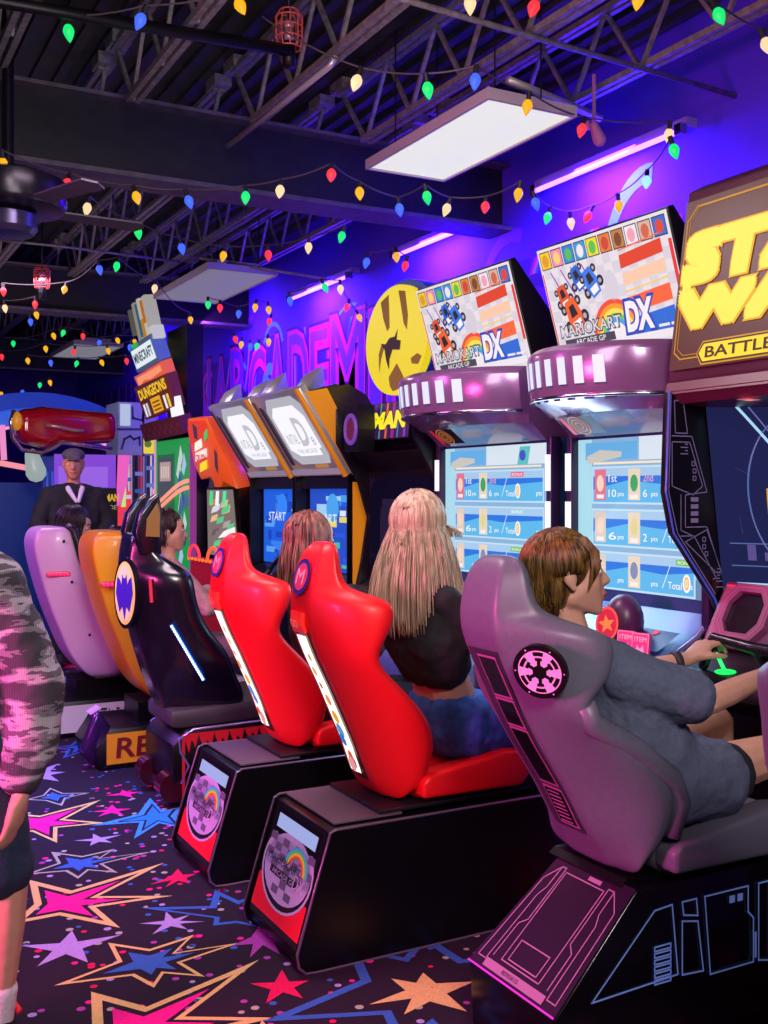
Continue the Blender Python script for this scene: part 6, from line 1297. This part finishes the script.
# man in the cap, standing
x, y = 1.99, 9.3
J = dict(head=V((x, y, 1.735)), face=(-.25, -1, -.08), neck=V((x, y + .01, 1.55)), shl=V((x + .19, y, 1.47)), shr=V((x - .19, y, 1.47)), pel=V((x, y + .02, .97)), ell=V((x + .30, y - .05, 1.22)), elr=V((x - .32, y - .05, 1.22)), wrl=V((x + .18, y - .22, 1.08)), wrr=V((x - .2, y - .22, 1.08)), knl=V((x + .11, y - .01, .52)), knr=V((x - .11, y - .01, .52)), anl=V((x + .12, y + .03, .1)), anr=V((x - .12, y + .03, .1)), tol=V((x + .14, y - .12, .05)), tor=V((x - .14, y - .12, .05)), k=1.08, hk=1.1)
r, F = figure('man standing behind the seats in a flat cap and black jacket', J, mat('skin_ruddy', '#c07a64', .5, nz=.1), .011)
m = M(); a, b = J['shl'], J['shr']; pl = J['pel']
m.hull([(V((x, y, 1.52)), .075), (a, .08), (b, .08), (V((x + .12, y, 1.25)), .13), (V((x - .12, y, 1.25)), .13)], n=12); m.hull([(V((x + .12, y, 1.25)), .13), (V((x - .12, y, 1.25)), .13), (pl + V((.09, 0, -.08)), .13), (pl + V((-.09, 0, -.08)), .13)], n=12)
for t, e, w in ((a, J['ell'], J['wrl']), (b, J['elr'], J['wrr'])): m.chain([(t, .085), (e, .07), (w, .05)], n=10)
m.build('jacket', cloth('jacket_black', '#0e0c12'), r, remesh=.012, relax=2, disp=.03, dsc=.1)
m = M(); m.hull([(V((x - .06, y - .06, 1.53)), .025), (V((x - .01, y - .15, 1.42)), .015)]); m.hull([(V((x + .06, y - .06, 1.53)), .025), (V((x + .01, y - .15, 1.42)), .015)]); m.hull([(V((x - .06, y - .03, 1.54)), .025), (V((x + .06, y - .03, 1.54)), .025)]); m.build('collar', cloth('shirt_pale', '#c8b8c8'), r, smooth=True)
m = M()
for sg in (-1, 1): m.chain([(pl + V((sg * .09, 0, -.03)), .12), (V((x + sg * .11, y, .52)), .085), (V((x + sg * .12, y + .03, .14)), .065)])
m.build('trousers', cloth('trousers_dark', '#20202c'), r, remesh=.012, relax=1); shoes(r, J, cloth('shoe_dark', '#1c1a22'), mat('sole_dark', '#101014', .6))
f, s, u = F; p = lambda a, b, d: J['head'] + (f * a + s * b + u * d) * 1.1
m = M(); m.ell(p(-.012, 0, .075), (.118, .098, .062), F, nu=20, nv=10); m.hull([(p(.085, .04, .06), (.02, .02, .008)), (p(.085, -.04, .06), (.02, .02, .008)), (p(.14, .025, .045), (.015, .015, .006)), (p(.14, -.025, .045), (.015, .015, .006))]); m.build('flat_cap', cloth('cap_grey', '#4a424e'), r, remesh=.008, relax=1)
m = M(); m.ell(p(-.03, 0, .02), (.092, .09, .07), F); m.build('hair', hairmat('hair_grey', '#6a5a58', '#2c2424', 60), r, smooth=True)

# person cut off by the left edge: camouflage hoodie and dark shorts
J = dict(head=V((.24, 2.97, 1.575)), face=(.2, 1, 0), neck=V((.25, 2.96, 1.4)), shl=V((.08, 2.99, 1.27)), shr=V((.44, 2.91, 1.255)), pel=V((.29, 2.96, .84)), ell=V((-.03, 2.98, 1.0)), elr=V((.545, 2.87, .99)), wrl=V((.02, 3.05, .76)), wrr=V((.475, 2.83, .735)), knl=V((.18, 2.99, .47)), knr=V((.455, 2.92, .47)), anl=V((.16, 3.02, .1)), anr=V((.435, 2.96, .1)), tol=V((.17, 3.17, .045)), tor=V((.46, 3.11, .045)), hdr=V((-.25, .0, -1)), hnr=V((-.6, .5, 0)), hdl=V((.2, .1, -1)), hnl=V((.6, .4, 0)), k=1.0, curl=.35)
r, F = figure('person at the left edge in a camouflage hoodie, dark shorts and white socks', J, SKIN, .008)
hair(r, J['head'], F, hairmat('hair_dark', '#3a2420', '#120a0a', 60), e4, 1.0, 200, seed=12)
def camo():
    m = mat('camo', '#6a6070', .9); nt = m.node_tree; b = nt.nodes['Principled BSDF']; N = nt.nodes.new; L = nt.links.new
    tc = N('ShaderNodeTexCoord'); mp = N('ShaderNodeMapping'); mp.inputs['Rotation'].default_value = (.5, .6, .3); mp.inputs['Scale'].default_value = (7, 7, 26); n = N('ShaderNodeTexNoise'); n.inputs['Scale'].default_value = 1; n.inputs['Detail'].default_value = 4; n.inputs['Distortion'].default_value = .25
    r = N('ShaderNodeValToRGB'); r.color_ramp.interpolation = 'CONSTANT'; e = r.color_ramp.elements; e[0].color = hx('#4c4654'); e[1].position = .47; e[1].color = hx('#8a7e90'); q = e.new(.53); q.color = hx('#c0b4c4'); q = e.new(.62); q.color = hx('#6a6072')
    n2 = N('ShaderNodeTexWave'); n2.inputs['Scale'].default_value = 60; n2.inputs['Distortion'].default_value = 4; mx = N('ShaderNodeMix'); mx.data_type = 'RGBA'; mx.blend_type = 'MULTIPLY'; mx.inputs['Factor'].default_value = .35
    L(tc.outputs['Object'], mp.inputs[0]); L(mp.outputs[0], n.inputs['Vector']); L(tc.outputs['Object'], n2.inputs['Vector']); L(n.outputs['Fac'], r.inputs['Fac']); L(r.outputs['Color'], mx.inputs['A']); L(n2.outputs['Color'], mx.inputs['B']); L(mx.outputs['Result'], b.inputs['Base Color']); return m
m = M(); m.hull([((.25, 2.96, 1.36), .08), ((.10, 2.98, 1.26), .085), ((.42, 2.92, 1.255), .085), ((.17, 2.97, 1.05), .13), ((.33, 2.96, 1.05), .12)], n=14); m.hull([((.17, 2.97, 1.05), .13), ((.33, 2.96, 1.05), .12), ((.2, 2.97, .82), .13), ((.33, 2.97, .82), .125)], n=14)
m.chain([((.41, 2.92, 1.255), .085), ((.47, 2.90, 1.12), .082), ((.515, 2.88, .99), .08), ((.505, 2.86, .86), .072), ((.475, 2.84, .775), .056)], n=14); m.chain([((.1, 2.985, 1.25), .1), ((-.03, 2.98, 1.0), .09), ((.02, 3.04, .8), .065)], n=14)
m.hull([((.25, 2.9, 1.38), .07), ((.18, 2.88, 1.3), .08), ((.33, 2.87, 1.3), .08)], n=12)
m.build('hoodie', camo(), r, remesh=.010, relax=2, disp=.016, dsc=.05)
m = M(); m.hull([((.2, 2.97, .82), .13), ((.36, 2.95, .82), .12), ((.2, 2.98, .7), .12), ((.38, 2.94, .7), .115)], n=14); m.hull([((.39, 2.94, .72), .108), ((.43, 2.925, .52), .092)], n=14); m.hull([((.2, 2.98, .72), .125), ((.18, 2.99, .52), .105)], n=14); m.build('shorts', cloth('shorts_navy', '#23304f'), r, remesh=.010, relax=2, disp=.015, dsc=.07)
for an, kn in ((J['anl'], J['knl']), (J['anr'], J['knr'])): m = M(); m.hull([(an, .042), (an.lerp(kn, .22), .047)], n=16); m.build('sock', mat('sock_white', '#e8e0f0', .9, bump=.4, nsc=80), r, remesh=.007)
for x in 'lr':
    an, to = J['an' + x], J['to' + x]; m = M(); m.hull([(an + V((0, -.03, -.04)), .048), (an + V((0, .02, -.02)), .052), (to + V((0, -.02, .0)), .042)], n=14); s = m.build('shoe', cloth('shoe_black', '#15131a'), r, remesh=.008, relax=1); m = M(); m.hull([(V((an.x, an.y - .05, .014)), (.04, .04, .014)), (V((to.x, to.y + .02, .014)), (.045, .045, .014))]); m.build('sole', mat('sole_dark', '#101014', .6), s, smooth=True)
    m = M(); m.tube([an + V((.05, -.04, .03)), an + V((.045, .05, .02)), an + V((0, .07, .02)), an + V((-.045, .05, .02)), an + V((-.05, -.04, .03))], .008, 6, mat('lining_red', '#d81c30', .6)); m.build('shoe_lining', None, s, smooth=True)

# ------------------------------------------------------------------ light
def area(name, loc, target, size, energy, col, sy=None):
    l = bpy.data.lights.new(name, 'AREA'); l.size = size; l.energy = energy; l.color = col
    if 'party' in name or name == 'white_hall_fill': l.spread = 1.75
    if sy: l.shape = 'RECTANGLE'; l.size_y = sy
    o = bpy.data.objects.new(name, l); COL.objects.link(o); o.location = loc
    o.rotation_euler = (V(target) - V(loc)).to_track_quat('-Z', 'Y').to_euler()
    return o
w = bpy.data.worlds.new('world'); SC.world = w; w.use_nodes = True
w.node_tree.nodes['Background'].inputs[0].default_value = (.10, .05, .16, 1); w.node_tree.nodes['Background'].inputs[1].default_value = .3
# party lights and neon of the hall, with unseen fill lights added for brightness
area('magenta_party_light', (-1.7, 2.35, 1.5), (1.6, 2.6, .9), .7, 58, (1, .09, .42))
area('magenta_party_light', (-1.2, 5.0, 2.6), (1.6, 5.4, .6), .7, 30, (1, .18, .72))
area('white_hall_fill', (.2, -.9, 3.1), (1.6, 3.0, .8), .9, 36, (1, .86, .82))  # unseen general fill added behind and above the camera
area('violet_party_light', (-.6, 8.2, 2.9), (1.4, 7.6, .6), .8, 22, (.45, .15, 1))
area('blue_party_light', (.9, 5.2, 1.9), (.8, 5.2, 0), .4, 22, (.10, .35, 1))
area('hall_fill', (1.2, 3.6, 3.1), (1.2, 3.6, 0), .8, 38, (1, .78, .85))  # soft fill added from above; no fixture hangs here
area('ceiling_fill', (.9, 2.2, 2.4), (1.6, 4.4, 3.9), .9, 26, (1, .92, .86))  # unseen fill added to lift the ceiling deck and joists
area('ceiling_fill', (1.2, 7.2, 2.3), (1.2, 8, 3.9), 1.0, 4, (.9, .75, .9))  # weaker added fill for the joists farther back
area('hall_fill', (1.2, 8.0, 3.1), (1.4, 8.0, 0), .8, 26, (1, .7, .95))  # downward fill added over the far part of the row, without a fixture
area('warm_far_fill', (.6, 8.2, 2.2), (2.0, 9.6, 1.4), .5, 22, (1, .72, .66))  # unseen warm fill added for the man in the cap
area('blue_screen_light', (2.7, 3.6, 1.45), (1.8, 3.3, 1.1), .7, 9, (.45, .7, 1), .5)
area('violet_wall_fill', (3.3, 9.8, 3.1), (3.9, 9.8, 2.5), .4, 26, (.3, .06, 1))  # unseen violet fill added to brighten the mural lettering
area('violet_wall_fill', (3.2, 13.0, 3.0), (3.9, 13.0, 2.5), .5, 24, (.25, .05, 1))  # another added violet fill, farther along the wall
